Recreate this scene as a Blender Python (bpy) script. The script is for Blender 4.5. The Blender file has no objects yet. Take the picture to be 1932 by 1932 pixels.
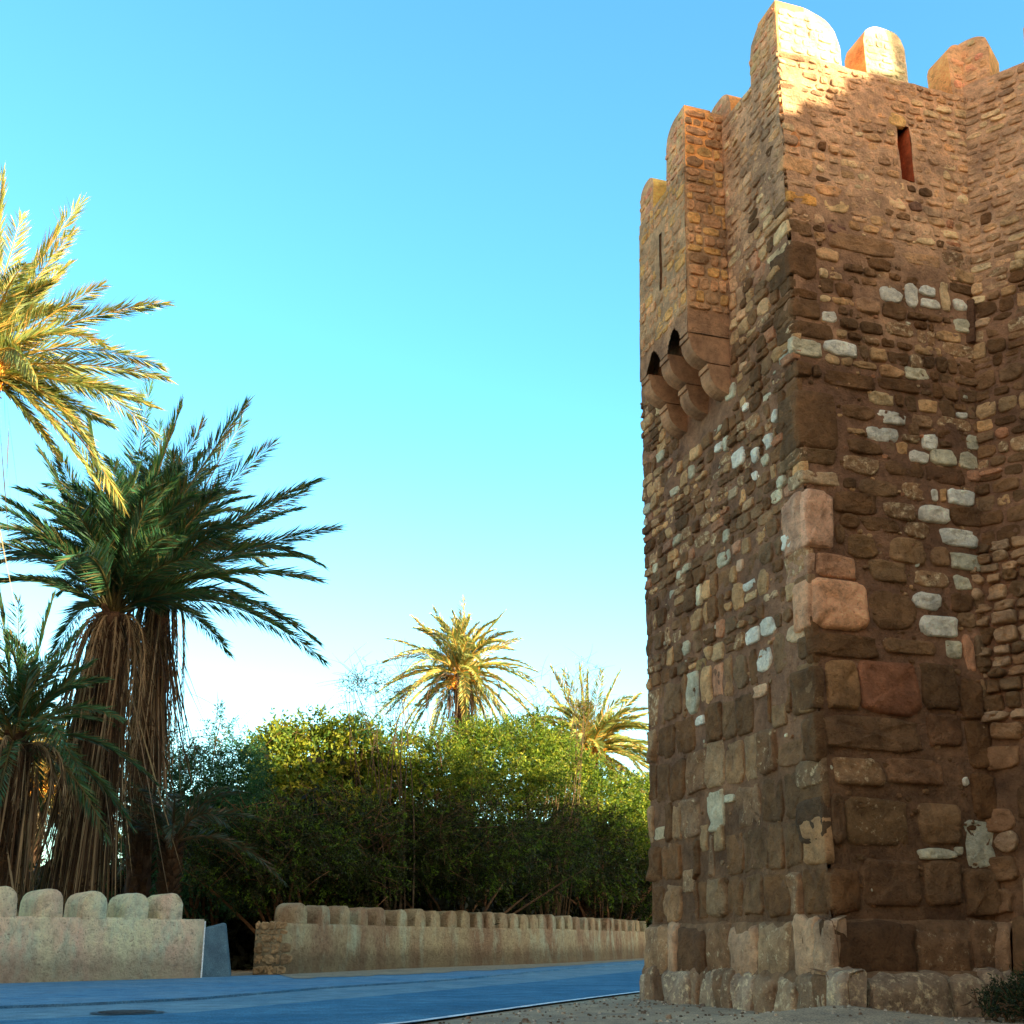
import bpy, math, random
import numpy as np
from mathutils import Vector, Matrix, noise

random.seed(7)
RNG = np.random.default_rng(11)
SC = bpy.context.scene
COL = SC.collection

# ------------------------------------------------------------------ camera, sky, sun, exposure
CAM_H = 0.7
PITCH = math.atan(809 / 2150)
cd = bpy.data.cameras.new('camera')
cd.sensor_width = 36
cd.lens = 36 * 2150 / 1932
cd.clip_end = 3000
cam = bpy.data.objects.new('camera', cd)
cam.location = (0, 0, CAM_H)
cam.rotation_euler = (math.pi / 2 + PITCH, 0, 0)
COL.objects.link(cam)
SC.camera = cam

SUN_EL = math.radians(14.5)
SX, SY = 0.75, -0.66
_n = math.hypot(SX, SY)
SX, SY = SX / _n, SY / _n
world = bpy.data.worlds.new('World')
SC.world = world
world.use_nodes = True
wn, wl = world.node_tree.nodes, world.node_tree.links
wn.clear()
sky = wn.new('ShaderNodeTexSky')
sky.sky_type = 'NISHITA'
sky.sun_disc = False
sky.sun_elevation = SUN_EL
sky.sun_rotation = math.atan2(SX, SY)
sky.air_density = 1.0
sky.dust_density = 1.2
sky.ozone_density = 1.0
tint = wn.new('ShaderNodeMix'); tint.data_type = 'RGBA'; tint.blend_type = 'MULTIPLY'
tint.inputs[0].default_value = 1.0
# warm tint added to unseen sky behind the camera, warming the stone; cyan ahead
tc = wn.new('ShaderNodeTexCoord')
dot = wn.new('ShaderNodeVectorMath'); dot.operation = 'DOT_PRODUCT'
dot.inputs[1].default_value = (0.25, -0.97, 0.1)
mr = wn.new('ShaderNodeMapRange'); mr.interpolation_type = 'SMOOTHSTEP'
mr.inputs[1].default_value = -0.40; mr.inputs[2].default_value = 0.55
wl.new(tc.outputs['Generated'], dot.inputs[0]); wl.new(dot.outputs['Value'], mr.inputs[0])
hue = wn.new('ShaderNodeMix'); hue.data_type = 'RGBA'
hue.inputs[6].default_value = (0.60, 1.34, 1.52, 1)
hue.inputs[7].default_value = (1.55, 1.38, 1.12, 1)
wl.new(mr.outputs[0], hue.inputs[0])
# the air is milky towards the horizon
sep = wn.new('ShaderNodeSeparateXYZ')
hz = wn.new('ShaderNodeMapRange'); hz.interpolation_type = 'SMOOTHSTEP'
hz.inputs[1].default_value = 0.50; hz.inputs[2].default_value = 0.02
milk = wn.new('ShaderNodeMix'); milk.data_type = 'RGBA'; milk.blend_type = 'MULTIPLY'
milk.inputs[7].default_value = (1.95, 1.26, 1.08, 1)
wl.new(tc.outputs['Generated'], sep.inputs[0]); wl.new(sep.outputs[2], hz.inputs[0])
wl.new(hz.outputs[0], milk.inputs[0]); wl.new(hue.outputs[2], milk.inputs[6])
wl.new(milk.outputs[2], tint.inputs[7])
bg = wn.new('ShaderNodeBackground')
bg.inputs[1].default_value = 0.108
wo = wn.new('ShaderNodeOutputWorld')
wl.new(sky.outputs[0], tint.inputs[6])
wl.new(tint.outputs[2], bg.inputs[0])
wl.new(bg.outputs[0], wo.inputs[0])

sd = bpy.data.lights.new('sun', 'SUN')
sd.energy = 5.0
sd.angle = math.radians(0.5)
sd.color = (1.0, 0.87, 0.60)
sun = bpy.data.objects.new('sun', sd)
sdir = Vector((SX * math.cos(SUN_EL), SY * math.cos(SUN_EL), math.sin(SUN_EL)))
sun.rotation_euler = sdir.to_track_quat('Z', 'Y').to_euler()
sun.location = sdir * 60
COL.objects.link(sun)
SC.view_settings.view_transform = 'Standard'
SC.view_settings.look = 'None'
SC.view_settings.exposure = 1.85
SC.view_settings.gamma = 1.0
try:
    SC.cycles.max_bounces = 8
    SC.cycles.transparent_max_bounces = 4
except Exception:
    pass

# ------------------------------------------------------------------ survey helper: sight lines used to measure where things stand
F_, C_ = 2150., 966.
CT, ST = math.cos(PITCH), math.sin(PITCH)


def ray(px, py):
    w = (C_ - py) / F_
    return Vector(((px - C_) / F_, CT - ST * w, ST + CT * w))


def at_y(px, py, y):
    r = ray(px, py)
    t = y / r.y
    return Vector((r.x * t, y, CAM_H + r.z * t))


def on_ground(px, py, z=0.0):
    r = ray(px, py)
    t = (z - CAM_H) / r.z
    return Vector((r.x * t, r.y * t, z))


# ------------------------------------------------------------------ object helpers
ORIG = {}


def tag(o, label=None, cat=None, group=None, kind=None):
    if label: o['label'] = label
    if cat: o['category'] = cat
    if group: o['group'] = group
    if kind: o['kind'] = kind
    return o


def empty(name, loc, label, cat, group=None):
    o = bpy.data.objects.new(name, None)
    COL.objects.link(o)
    o.location = loc
    o.empty_display_size = 0.3
    ORIG[o.name] = Vector(loc)
    return tag(o, label, cat, group)


def finish(name, me, mat, parent=None, loc=None):
    """link a mesh whose vertices are given in world space"""
    o = bpy.data.objects.new(name, me)
    COL.objects.link(o)
    if mat: me.materials.append(mat)
    if parent is not None:
        org = ORIG[parent.name]
        o.parent = parent
    else:
        org = Vector(loc) if loc is not None else Vector((0, 0, 0))
        o.location = org
    ORIG[o.name] = org.copy()
    if org.length > 0:
        me.transform(Matrix.Translation(-org))
    return o


class MB:
    def __init__(s):
        s.v, s.f, s.c = [], [], []

    def vert(s, p, c=(0.5, 0.5, 0.5, 0)):
        s.v.append((p[0], p[1], p[2])); s.c.append(c)
        return len(s.v) - 1

    def build(s, name, mat, parent=None, loc=None, smooth=True):
        me = bpy.data.meshes.new(name)
        me.from_pydata(s.v, [], s.f)
        a = me.color_attributes.new('Col', 'FLOAT_COLOR', 'POINT')
        a.data.foreach_set('color', np.array(s.c, dtype=np.float32).ravel())
        if smooth:
            me.polygons.foreach_set('use_smooth', [True] * len(me.polygons))
        me.update()
        return finish(name, me, mat, parent, loc)

    def grid(s, fn, us, vs, col, skip=None, flip=False):
        idx = {}
        for j, v in enumerate(vs):
            for i, u in enumerate(us):
                p = fn(u, v)
                idx[i, j] = s.vert(p, col(u, v) if callable(col) else col)
        for j in range(len(vs) - 1):
            for i in range(len(us) - 1):
                if skip and skip((us[i] + us[i + 1]) / 2, (vs[j] + vs[j + 1]) / 2): continue
                q = (idx[i, j], idx[i + 1, j], idx[i + 1, j + 1], idx[i, j + 1])
                s.f.append(q[::-1] if flip else q)

    def hull(s, bot, top, col):
        """prism between two equal rings"""
        n = len(bot)
        b = [s.vert(p, col) for p in bot]
        t = [s.vert(p, col) for p in top]
        for i in range(n):
            j = (i + 1) % n
            s.f.append((b[i], b[j], t[j], t[i]))
        s.f.append(tuple(b[::-1])); s.f.append(tuple(t))

    def tube(s, pts, rad, col, n=6, jit=0):
        rings = []
        for k, p in enumerate(pts):
            p = Vector(p)
            a = Vector(pts[max(0, k - 1)]); b = Vector(pts[min(len(pts) - 1, k + 1)])
            d = (b - a).normalized()
            x = d.cross(Vector((0.13, 0.31, 0.94)))
            if x.length < 1e-3: x = d.cross(Vector((1, 0, 0)))
            x.normalize(); y = d.cross(x)
            r = rad[k] if isinstance(rad, (list, tuple)) else rad
            ring = []
            for i in range(n):
                t = 2 * math.pi * i / n
                rr = r * (1 + (random.uniform(-jit, jit) if jit else 0))
                ring.append(s.vert(p + x * math.cos(t) * rr + y * math.sin(t) * rr, col(p) if callable(col) else col))
            rings.append(ring)
        for a, b in zip(rings, rings[1:]):
            for i in range(n):
                j = (i + 1) % n
                s.f.append((a[i], a[j], b[j], b[i]))
        s.f.append(tuple(rings[0][::-1])); s.f.append(tuple(rings[-1]))


def quads_obj(name, V, C, mat, parent=None, loc=None):
    """V: (N,4,3) quads, C: (N,4) colours"""
    n = len(V)
    me = bpy.data.meshes.new(name)
    me.vertices.add(n * 4)
    me.vertices.foreach_set('co', V.reshape(-1).astype(np.float32))
    me.loops.add(n * 4)
    me.loops.foreach_set('vertex_index', np.arange(n * 4, dtype=np.int32))
    me.polygons.add(n)
    me.polygons.foreach_set('loop_start', np.arange(0, n * 4, 4, dtype=np.int32))
    me.polygons.foreach_set('loop_total', np.full(n, 4, dtype=np.int32))
    me.update(calc_edges=True)
    me.validate()
    a = me.color_attributes.new('Col', 'FLOAT_COLOR', 'POINT')
    a.data.foreach_set('color', np.repeat(C.astype(np.float32), 4, axis=0).reshape(-1))
    return finish(name, me, mat, parent, loc)


# ------------------------------------------------------------------ materials
def nodes_of(name):
    m = bpy.data.materials.new(name)
    m.use_nodes = True
    nt = m.node_tree
    b = nt.nodes['Principled BSDF']
    return m, nt, b


def N(nt, t, **kw):
    n = nt.nodes.new(t)
    for k, v in kw.items(): setattr(n, k, v)
    return n


def noise_n(nt, scale, detail=4, rough=0.6, vec=None):
    n = N(nt, 'ShaderNodeTexNoise')
    n.inputs['Scale'].default_value = scale
    n.inputs['Detail'].default_value = detail
    n.inputs['Roughness'].default_value = rough
    if vec: nt.links.new(vec, n.inputs['Vector'])
    return n.outputs['Fac']


def ramp(nt, fac, stops):
    r = N(nt, 'ShaderNodeValToRGB')
    e = r.color_ramp.elements
    while len(e) > len(stops): e.remove(e[-1])
    while len(e) < len(stops): e.new(0.5)
    for k, (p, c) in enumerate(stops):
        e[k].position = p
        e[k].color = c if len(c) == 4 else (*c, 1)
    nt.links.new(fac, r.inputs[0])
    return r.outputs[0]


def mix(nt, mode, fac, a, b):
    m = N(nt, 'ShaderNodeMix', data_type='RGBA', blend_type=mode)
    for k, x in ((0, fac), (6, a), (7, b)):
        if hasattr(x, 'is_linked') or hasattr(x, 'links'):
            nt.links.new(x, m.inputs[k])
        else:
            m.inputs[k].default_value = x if not isinstance(x, tuple) else (*x, 1)
    return m.outputs[2]


def mth(nt, op, a, b=None):
    m = N(nt, 'ShaderNodeMath', operation=op)
    for k, x in ((0, a), (1, b)):
        if x is None: continue
        if hasattr(x, 'links'): nt.links.new(x, m.inputs[k])
        else: m.inputs[k].default_value = x
    return m.outputs[0]


def geo_pos(nt):
    return N(nt, 'ShaderNodeNewGeometry').outputs['Position']


def stone_mat(name, bump=0.5, pale=(0.62, 0.55, 0.38), fine=38., warm=(1.42, 1.20, 0.98)):
    m, nt, b = nodes_of(name)
    L = nt.links
    pos = geo_pos(nt)
    at = N(nt, 'ShaderNodeAttribute', attribute_name='Col')
    n1 = noise_n(nt, 2.3, 5, 0.65, pos)
    n2 = noise_n(nt, 9.0, 6, 0.7, pos)
    n3 = noise_n(nt, fine, 5, 0.7, pos)
    col = mix(nt, 'MULTIPLY', 1.0, at.outputs['Color'], ramp(nt, n1, [(0.3, (0.60, 0.59, 0.60)), (0.7, (1.36, 1.33, 1.27))]))
    col = mix(nt, 'MULTIPLY', 1.0, col, ramp(nt, n2, [(0.28, (0.62, 0.60, 0.58)), (0.52, (1, 1, 1)), (0.75, (1.3, 1.26, 1.18))]))
    # pale lime crust, share given by the alpha of the stone colour
    thr = mth(nt, 'SUBTRACT', 0.74, mth(nt, 'MULTIPLY', at.outputs['Alpha'], 0.26))
    msk = mth(nt, 'MULTIPLY', mth(nt, 'SUBTRACT', noise_n(nt, 13, 6, 0.72, pos), thr), 6.5)
    cl = N(nt, 'ShaderNodeClamp'); L.new(msk, cl.inputs[0])
    col = mix(nt, 'MIX', cl.outputs[0], col, pale)
    pit = ramp(nt, n3, [(0.30, (0.35, 0.33, 0.32)), (0.42, (1, 1, 1))])
    col = mix(nt, 'MULTIPLY', 0.8, col, pit)
    col = mix(nt, 'MULTIPLY', 1.0, col, warm)
    L.new(col, b.inputs['Base Color'])
    b.inputs['Roughness'].default_value = 0.95
    b.inputs['Specular IOR Level'].default_value = 0.12
    h = mth(nt, 'ADD', mth(nt, 'MULTIPLY', n2, 1.0), mth(nt, 'MULTIPLY', n3, 0.55))
    bp = N(nt, 'ShaderNodeBump')
    bp.inputs['Strength'].default_value = bump
    bp.inputs['Distance'].default_value = 0.085
    L.new(h, bp.inputs['Height']); L.new(bp.outputs[0], b.inputs['Normal'])
    return m


def leaf_mat(name, trans=0.35, rough=0.6, spec=0.25):
    m, nt, b = nodes_of(name)
    L = nt.links
    at = N(nt, 'ShaderNodeAttribute', attribute_name='Col')
    n1 = noise_n(nt, 1.2, 3, 0.6, geo_pos(nt))
    col = mix(nt, 'MULTIPLY', 1.0, at.outputs['Color'], ramp(nt, n1, [(0.3, (0.7, 0.72, 0.7)), (0.7, (1.3, 1.25, 1.1))]))
    L.new(col, b.inputs['Base Color'])
    b.inputs['Roughness'].default_value = rough
    b.inputs['Specular IOR Level'].default_value = spec
    tr = N(nt, 'ShaderNodeBsdfTranslucent')
    L.new(mix(nt, 'MULTIPLY', 1.0, col, (1.1, 1.15, 0.6)), tr.inputs[0])
    ms = N(nt, 'ShaderNodeMixShader'); ms.inputs[0].default_value = trans
    L.new(b.outputs[0], ms.inputs[1]); L.new(tr.outputs[0], ms.inputs[2])
    L.new(ms.outputs[0], nt.nodes['Material Output'].inputs[0])
    return m


def plaster_mat(name, base, pink, green, dark):
    m, nt, b = nodes_of(name)
    L = nt.links
    pos = geo_pos(nt)
    mp = N(nt, 'ShaderNodeMapping'); mp.inputs['Scale'].default_value = (1, 1, 0.45)
    L.new(pos, mp.inputs[0]); v = mp.outputs[0]
    col = mix(nt, 'MIX', ramp(nt, noise_n(nt, 0.9, 5, 0.6, v), [(0.42, (0, 0, 0)), (0.62, (1, 1, 1))]), base, pink)
    col = mix(nt, 'MIX', ramp(nt, noise_n(nt, 1.7, 5, 0.65, v), [(0.5, (0, 0, 0)), (0.68, (1, 1, 1))]), col, green)
    n2 = noise_n(nt, 7, 6, 0.7, pos)
    col = mix(nt, 'MULTIPLY', 1.0, col, ramp(nt, n2, [(0.3, (0.66, 0.62, 0.6)), (0.5, (1, 1, 1)), (0.7, (1.15, 1.15, 1.12))]))
    n3 = noise_n(nt, 22, 5, 0.75, pos)
    col = mix(nt, 'MIX', ramp(nt, n3, [(0.34, (1, 1, 1)), (0.42, (0, 0, 0))]), col, dark)
    # splash-back dirt near the ground
    sp = N(nt, 'ShaderNodeSeparateXYZ'); L.new(pos, sp.inputs[0])
    zz = mth(nt, 'ADD', sp.outputs[2], mth(nt, 'MULTIPLY', noise_n(nt, 2.6, 6, 0.7, pos), -0.62))
    col = mix(nt, 'MIX', ramp(nt, zz, [(-0.0, (.6, .6, .6)), (0.30, (0, 0, 0))]), col, dark)
    L.new(col, b.inputs['Base Color'])
    b.inputs['Roughness'].default_value = 0.95
    b.inputs['Specular IOR Level'].default_value = 0.1
    bp = N(nt, 'ShaderNodeBump'); bp.inputs['Strength'].default_value = 1.0; bp.inputs['Distance'].default_value = 0.09
    L.new(mth(nt, 'ADD', n2, mth(nt, 'MULTIPLY', n3, 0.6)), bp.inputs['Height']); L.new(bp.outputs[0], b.inputs['Normal'])
    return m


def ground_mat(name, c1, c2, c3, sc=1.0, bump=0.4, rough=0.9, spec=0.2, grit=60.):
    m, nt, b = nodes_of(name)
    L = nt.links
    pos = geo_pos(nt)
    n1 = noise_n(nt, 0.5 * sc, 5, 0.6, pos)
    n2 = noise_n(nt, 5 * sc, 6, 0.7, pos)
    n3 = noise_n(nt, grit, 3, 0.7, pos)
    col = ramp(nt, n1, [(0.36, c1), (0.62, c2)])
    col = mix(nt, 'MULTIPLY', 1.0, col, ramp(nt, noise_n(nt, 2.1 * sc, 6, 0.75, pos), [(0.35, (0.72, 0.72, 0.74)), (0.65, (1.28, 1.26, 1.2))]))
    col = mix(nt, 'MIX', ramp(nt, n2, [(0.55, (0, 0, 0)), (0.75, (1, 1, 1))]), col, c3)
    col = mix(nt, 'MULTIPLY', 1.0, col, ramp(nt, n3, [(0.3, (0.6, 0.6, 0.6)), (0.5, (1, 1, 1)), (0.68, (1.6, 1.6, 1.55))]))
    L.new(col, b.inputs['Base Color'])
    b.inputs['Roughness'].default_value = rough
    b.inputs['Specular IOR Level'].default_value = spec
    bp = N(nt, 'ShaderNodeBump'); bp.inputs['Strength'].default_value = bump; bp.inputs['Distance'].default_value = 0.02
    L.new(mth(nt, 'ADD', n2, n3), bp.inputs['Height']); L.new(bp.outputs[0], b.inputs['Normal'])
    return m


M_STONE = stone_mat('stone_masonry', 0.85)
M_MERLON = stone_mat('merlon_render', 0.6)
M_CARVED = stone_mat('carved_stone', 0.25, fine=60.)
M_LEAF = leaf_mat('leaves')
M_PALM = leaf_mat('palm_leaves', 0.22, 0.5, 0.35)
M_DRY = leaf_mat('dry_fronds', 0.15, 0.8, 0.1)
M_BARK = stone_mat('bark', 0.8, pale=(0.2, 0.15, 0.1))
M_PLASTER = plaster_mat('pale_plaster', (0.80, 0.76, 0.46), (0.80, 0.56, 0.38), (0.64, 0.72, 0.50), (0.26, 0.20, 0.13))
M_PLASTER2 = plaster_mat('brown_plaster', (0.46, 0.36, 0.20), (0.33, 0.21, 0.12), (0.46, 0.46, 0.30), (0.10, 0.07, 0.04))  # darker and browner, the shade under the trees put into the colour
M_DIRT = ground_mat('dirt', (0.30, 0.22, 0.14), (0.42, 0.30, 0.18), (0.19, 0.16, 0.12), 1, 0.8)
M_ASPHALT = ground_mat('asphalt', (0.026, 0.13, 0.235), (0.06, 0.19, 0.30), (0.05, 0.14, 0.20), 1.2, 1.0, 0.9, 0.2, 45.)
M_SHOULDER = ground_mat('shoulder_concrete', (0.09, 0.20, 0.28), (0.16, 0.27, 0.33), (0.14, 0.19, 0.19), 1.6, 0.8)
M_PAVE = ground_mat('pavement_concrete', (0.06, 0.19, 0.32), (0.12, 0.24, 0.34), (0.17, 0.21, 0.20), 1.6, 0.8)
M_VERGE = ground_mat('dusty_verge', (0.22, 0.20, 0.15), (0.30, 0.27, 0.19), (0.12, 0.12, 0.10), 2.5, 0.9)
M_LINE = ground_mat('road_paint', (0.62, 0.66, 0.68), (0.75, 0.78, 0.78), (0.3, 0.34, 0.37), 2, 0.4, 0.7)
M_IRON = ground_mat('cast_iron', (0.04, 0.055, 0.07), (0.06, 0.08, 0.09), (0.03, 0.04, 0.05), 3, 0.6, 0.6)
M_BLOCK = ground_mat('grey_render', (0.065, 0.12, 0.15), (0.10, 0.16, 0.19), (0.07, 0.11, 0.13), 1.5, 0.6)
M_WHITE = ground_mat('whitewash', (0.78, 0.82, 0.80), (0.7, 0.76, 0.76), (0.5, 0.5, 0.45), 3, 0.5)

# ------------------------------------------------------------------ tower planes
dA = Vector((-0.309, 0.951, 0)); nA = Vector((-0.951, -0.309, 0))
dB = Vector((0.951, 0.309, 0)); nB = Vector((0.309, -0.951, 0))
dC = Vector((0.79, -0.613, 0)); nC = Vector((-0.613, -0.79, 0))


def near(z): return Vector((3.02 + 0.04 * z, 11.5 + 0.03 * z, z))
def LB(z): return 1.77 + 1.13 * z / 11.5
def endA(z): return 4.03 + 0.033 * z
def PA(u, z): return near(z) + dA * u
def PB(u, z): return near(z) + dB * u
def PC(u, z): return near(z) + dB * LB(z) + dC * u


FACE = {'A': (PA, nA, dA), 'B': (PB, nB, dB), 'C': (PC, nC, dC)}
SILL = 11.62


def hit(f, px, py, off=0.0):
    P, n, d = FACE[f]
    r = ray(px, py)
    z = 5.0
    u = 0
    for _ in range(25):
        o = P(0, z) + n * off
        det = r.x * (-d.y) + d.x * r.y
        t = (o.x * -d.y + d.x * o.y) / det
        u = (r.x * o.y - r.y * o.x) / det
        z = CAM_H + r.z * t
    return u, z


def fbm(p, s=1.0, o=3):
    return noise.fractal(Vector(p) * s, 1.0, 2.0, o, noise_basis='PERLIN_ORIGINAL')


# stone colours
WHITE = (0.655, 0.72, 0.70, 0.0)
PALEG = (0.50, 0.53, 0.44, 0.6)
SPOT = (0.30, 0.20, 0.12, 0.9)
TAN = (0.46, 0.32, 0.18, 0.3)
DARK = (0.155, 0.095, 0.052, 0.05)
PINK = (0.60, 0.39, 0.28, 0.45)
RED = (0.26, 0.125, 0.075, 0.0)
SALM = (0.68, 0.40, 0.25, 0.2)


def jitc(c, a=0.15):
    k = 1 + random.uniform(-a, a)
    w = random.uniform(-a, a) * 0.35
    return (max(0, c[0] * k * (1 + w)), max(0, c[1] * k), max(0, c[2] * k * (1 - w)), c[3])


def smooth(a, b, x):
    if a == b: return 0.0 if x < a else 1.0
    t = min(1, max(0, (x - a) / (b - a)))
    return t * t * (3 - 2 * t)


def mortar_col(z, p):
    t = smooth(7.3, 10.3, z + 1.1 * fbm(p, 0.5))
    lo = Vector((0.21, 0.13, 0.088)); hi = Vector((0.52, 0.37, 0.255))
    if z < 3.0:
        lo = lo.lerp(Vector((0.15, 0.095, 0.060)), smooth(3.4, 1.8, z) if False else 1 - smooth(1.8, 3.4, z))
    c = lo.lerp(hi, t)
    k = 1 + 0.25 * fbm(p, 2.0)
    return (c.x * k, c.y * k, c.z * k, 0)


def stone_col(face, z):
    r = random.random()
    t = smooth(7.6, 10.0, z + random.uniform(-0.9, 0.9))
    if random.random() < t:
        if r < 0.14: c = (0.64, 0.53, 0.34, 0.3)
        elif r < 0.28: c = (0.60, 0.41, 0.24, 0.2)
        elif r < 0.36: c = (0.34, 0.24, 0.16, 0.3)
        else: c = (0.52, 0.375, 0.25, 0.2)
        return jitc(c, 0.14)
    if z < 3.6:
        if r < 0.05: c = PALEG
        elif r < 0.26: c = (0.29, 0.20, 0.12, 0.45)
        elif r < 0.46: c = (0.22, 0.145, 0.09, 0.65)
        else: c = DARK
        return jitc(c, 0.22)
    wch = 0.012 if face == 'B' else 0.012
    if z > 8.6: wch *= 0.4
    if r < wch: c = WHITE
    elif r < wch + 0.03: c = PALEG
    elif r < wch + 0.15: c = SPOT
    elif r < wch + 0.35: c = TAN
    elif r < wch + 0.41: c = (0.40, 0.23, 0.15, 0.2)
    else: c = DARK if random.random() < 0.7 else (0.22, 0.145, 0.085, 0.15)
    return jitc(c, 0.22)


def add_stone(mb, P, n, uc, zc, a, b, h, pw, col, rough=1.0, n_seg=None):
    """one rounded stone: super-ellipse outline with a domed, eroded face"""
    big = max(a, b)
    seg = n_seg or (16 if big < 0.16 else 22 if big < 0.3 else 30)
    rings = [(1.04, -0.025), (1.0, h * 0.5), (0.945, h * 0.88), (0.80, h), (0.52, h), (0.25, h)]
    sh = random.uniform(-0.16, 0.16) * (0.4 if pw > 5 else 1)
    off = Vector((random.uniform(0, 50), random.uniform(0, 50), 0))
    ph1, ph2 = random.uniform(0, 6.28), random.uniform(0, 6.28)
    kc = random.randint(5, 7)
    cutA = random.uniform(0.02, 0.09) * rough
    prev = None
    for k, (s, hh) in enumerate(rings):
        ring = []
        for i in range(seg):
            t = 2 * math.pi * i / seg
            cx, sx = math.cos(t), math.sin(t)
            ex = 2.0 / pw
            x = math.copysign(abs(cx) ** ex, cx); y = math.copysign(abs(sx) ** ex, sx)
            jn = 1 + rough * (0.19 if pw < 5 else 0.09) * noise.noise(Vector((cx * 1.3, sx * 1.3, 0)) + off)
            jn -= cutA * abs(math.sin(kc * 0.5 * t + ph1))
            jn += rough * 0.05 * noise.noise(Vector((cx * 4, sx * 4, 3)) + off)
            uu = uc + a * (x * s * jn + sh * y * s * 0.6)
            zz = zc + b * y * s * jn
            hn = hh
            if k >= 1:
                hn += h * 0.65 * rough * noise.noise(Vector((uu * 6, zz * 6, off.x)))
                hn += 0.022 * rough * noise.noise(Vector((uu * 19, zz * 19, off.x)))
            ring.append(mb.vert(P(uu, zz) + n * hn, col))
        if prev:
            for i in range(seg):
                j = (i + 1) % seg
                mb.f.append((prev[i], prev[j], ring[j], ring[i]))
        prev = ring
    c = mb.vert(P(uc, zc) + n * (h * 1.06 + h * 0.3 * rough * noise.noise(Vector((uc * 7, zc * 7, off.x)))), col)
    for i in range(seg):
        mb.f.append((prev[i], prev[(i + 1) % seg], c))


def make_rows(z0, z1, seed):
    rd = random.Random(seed)
    rows = []
    z = z0
    while z < z1:
        if z < 3.4: h = rd.uniform(0.30, 0.55)
        elif z < 4.8: h = rd.uniform(0.2, 0.34)
        elif z < 9: h = rd.uniform(0.12, 0.25)
        else: h = rd.uniform(0.11, 0.19)
        rows.append((z, min(h, z1 - z + 0.02)))
        z += h
    return rows


def masonry(mb, face, rows, u0, u1, explicit, avoid=(), inside=None, quoins=True, wrap_end=False, seed=1):
    """courses of stones between u0(z) and u1(z); explicit stones keep their own places"""
    P, n, d = FACE[face]
    st = random.getstate(); random.seed(seed)
    for k, (z, h) in enumerate(rows):
        zc = z + h / 2
        a0, a1 = u0(zc), u1(zc)
        blocks = []
        for (eu, ez, ew, eh) in [(e[0], e[1], e[2], e[3]) for e in explicit] + list(avoid):
            if abs(ez - zc) < (eh + h * 0.55) / 2: blocks.append((eu - ew / 2 - 0.015, eu + ew / 2 + 0.015))
        blocks.sort()
        u = a0
        free = []
        for b0, b1 in blocks:
            if b0 > u: free.append((u, min(b0, a1)))
            u = max(u, b1)
        if u < a1: free.append((u, a1))
        for f0, f1 in free:
            u = f0
            while f1 - u > 0.06:
                top = zc > 9.2
                if zc < 3.4: w = random.uniform(0.28, 0.75)
                elif zc < 9.2: w = random.uniform(0.13, 0.34)
                else: w = random.uniform(0.13, 0.30)
                if face == 'A': w = w * (1.05 if zc > 3.4 else 0.8)
                if quoins and abs(u - a0) < 0.01 and k % 2 == (0 if face == 'A' else 1): w *= 1.6
                if u + w > f1 - 0.09: w = f1 - u
                w = min(w, f1 - u)
                cu = u + w / 2
                u += w
                if inside and not inside(cu, zc, w, h): continue
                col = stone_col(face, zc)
                t = smooth(8.3, 9.8, zc + random.uniform(-0.5, 0.5))
                hgt = (random.uniform(0.028, 0.062) * (1 - t) + random.uniform(0.020, 0.034) * t)
                if zc < 3.4: hgt = random.uniform(0.035, 0.075)
                pw = random.uniform(4.5, 8) if zc < 3.4 else random.uniform(2.4, 4.2) if random.random() < 0.65 else random.uniform(4, 6)
                gap = random.uniform(0.003, 0.012) if zc < 3.4 else random.uniform(0.003, 0.016) + 0.010 * t
                wob = 0.030 * noise.noise(Vector((cu * 1.1, zc * 0.8, 5 if face == 'A' else 9)))
                bh = h / 2 - gap * (0.7 + random.random() * 0.7)
                if zc > 3.4: bh *= random.uniform(0.80, 1.12)
                aw = w / 2 - gap
                if aw < 0.025: continue
                cu2 = cu
                if quoins and abs(cu - w / 2 - a0) < 0.01:   # the corner stone reaches over the arris
                    cu2 = cu - hgt * 0.5; aw += hgt * 0.5; pw = max(pw, 5)
                if wrap_end and u > a1 - 0.02:
                    cu2 = cu + random.choice([0, 0, .012]); pw = max(pw, 6)
                if random.random() < 0.16 and zc > 4 and h > 0.15 and w > 0.16 and t < 0.9:   # two thin stones on one another
                    for sg in (-1, 1):
                        add_stone(mb, P, n, cu2 + random.uniform(-.01, .01), zc + wob + sg * bh * 0.55, aw, bh * 0.43, hgt * random.uniform(.6, 1), pw, stone_col(face, zc))
                else:
                    add_stone(mb, P, n, cu2, zc + wob + random.uniform(-.008, .008), aw, bh, hgt, pw, col, 1.0 if zc > 3.4 else 1.3)
    random.setstate(st)


def zoomed(kind, x, y, w, h):
    """survey sheets: three enlargements of the wall"""
    if kind == 1: return 1179 + x * .3907, y * .3907, w * .3907, h * .3907
    if kind == 2: return 1179 + x * .3907, 566 + y * .3907, w * .3907, h * .3907
    return 1179 + x * .3897, 1179 + y * .3897, w * .3897, h * .3897


def explicit_list(face, items):
    out = []
    for (k, x, y, w, h, col, pw) in items:
        px, py, pw_, ph_ = zoomed(k, x, y, w, h)
        u, z = hit(face, px, py)
        ua, _ = hit(face, px - pw_ / 2, py); ub, _ = hit(face, px + pw_ / 2, py)
        _, za = hit(face, px, py - ph_ / 2); _, zb = hit(face, px, py + ph_ / 2)
        wd = abs(ub - ua); hh = abs(za - zb)
        if face == 'A': wd *= 0.8; hh *= 0.72
        out.append((u, z, wd, hh, col, pw))
    return out


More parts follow.
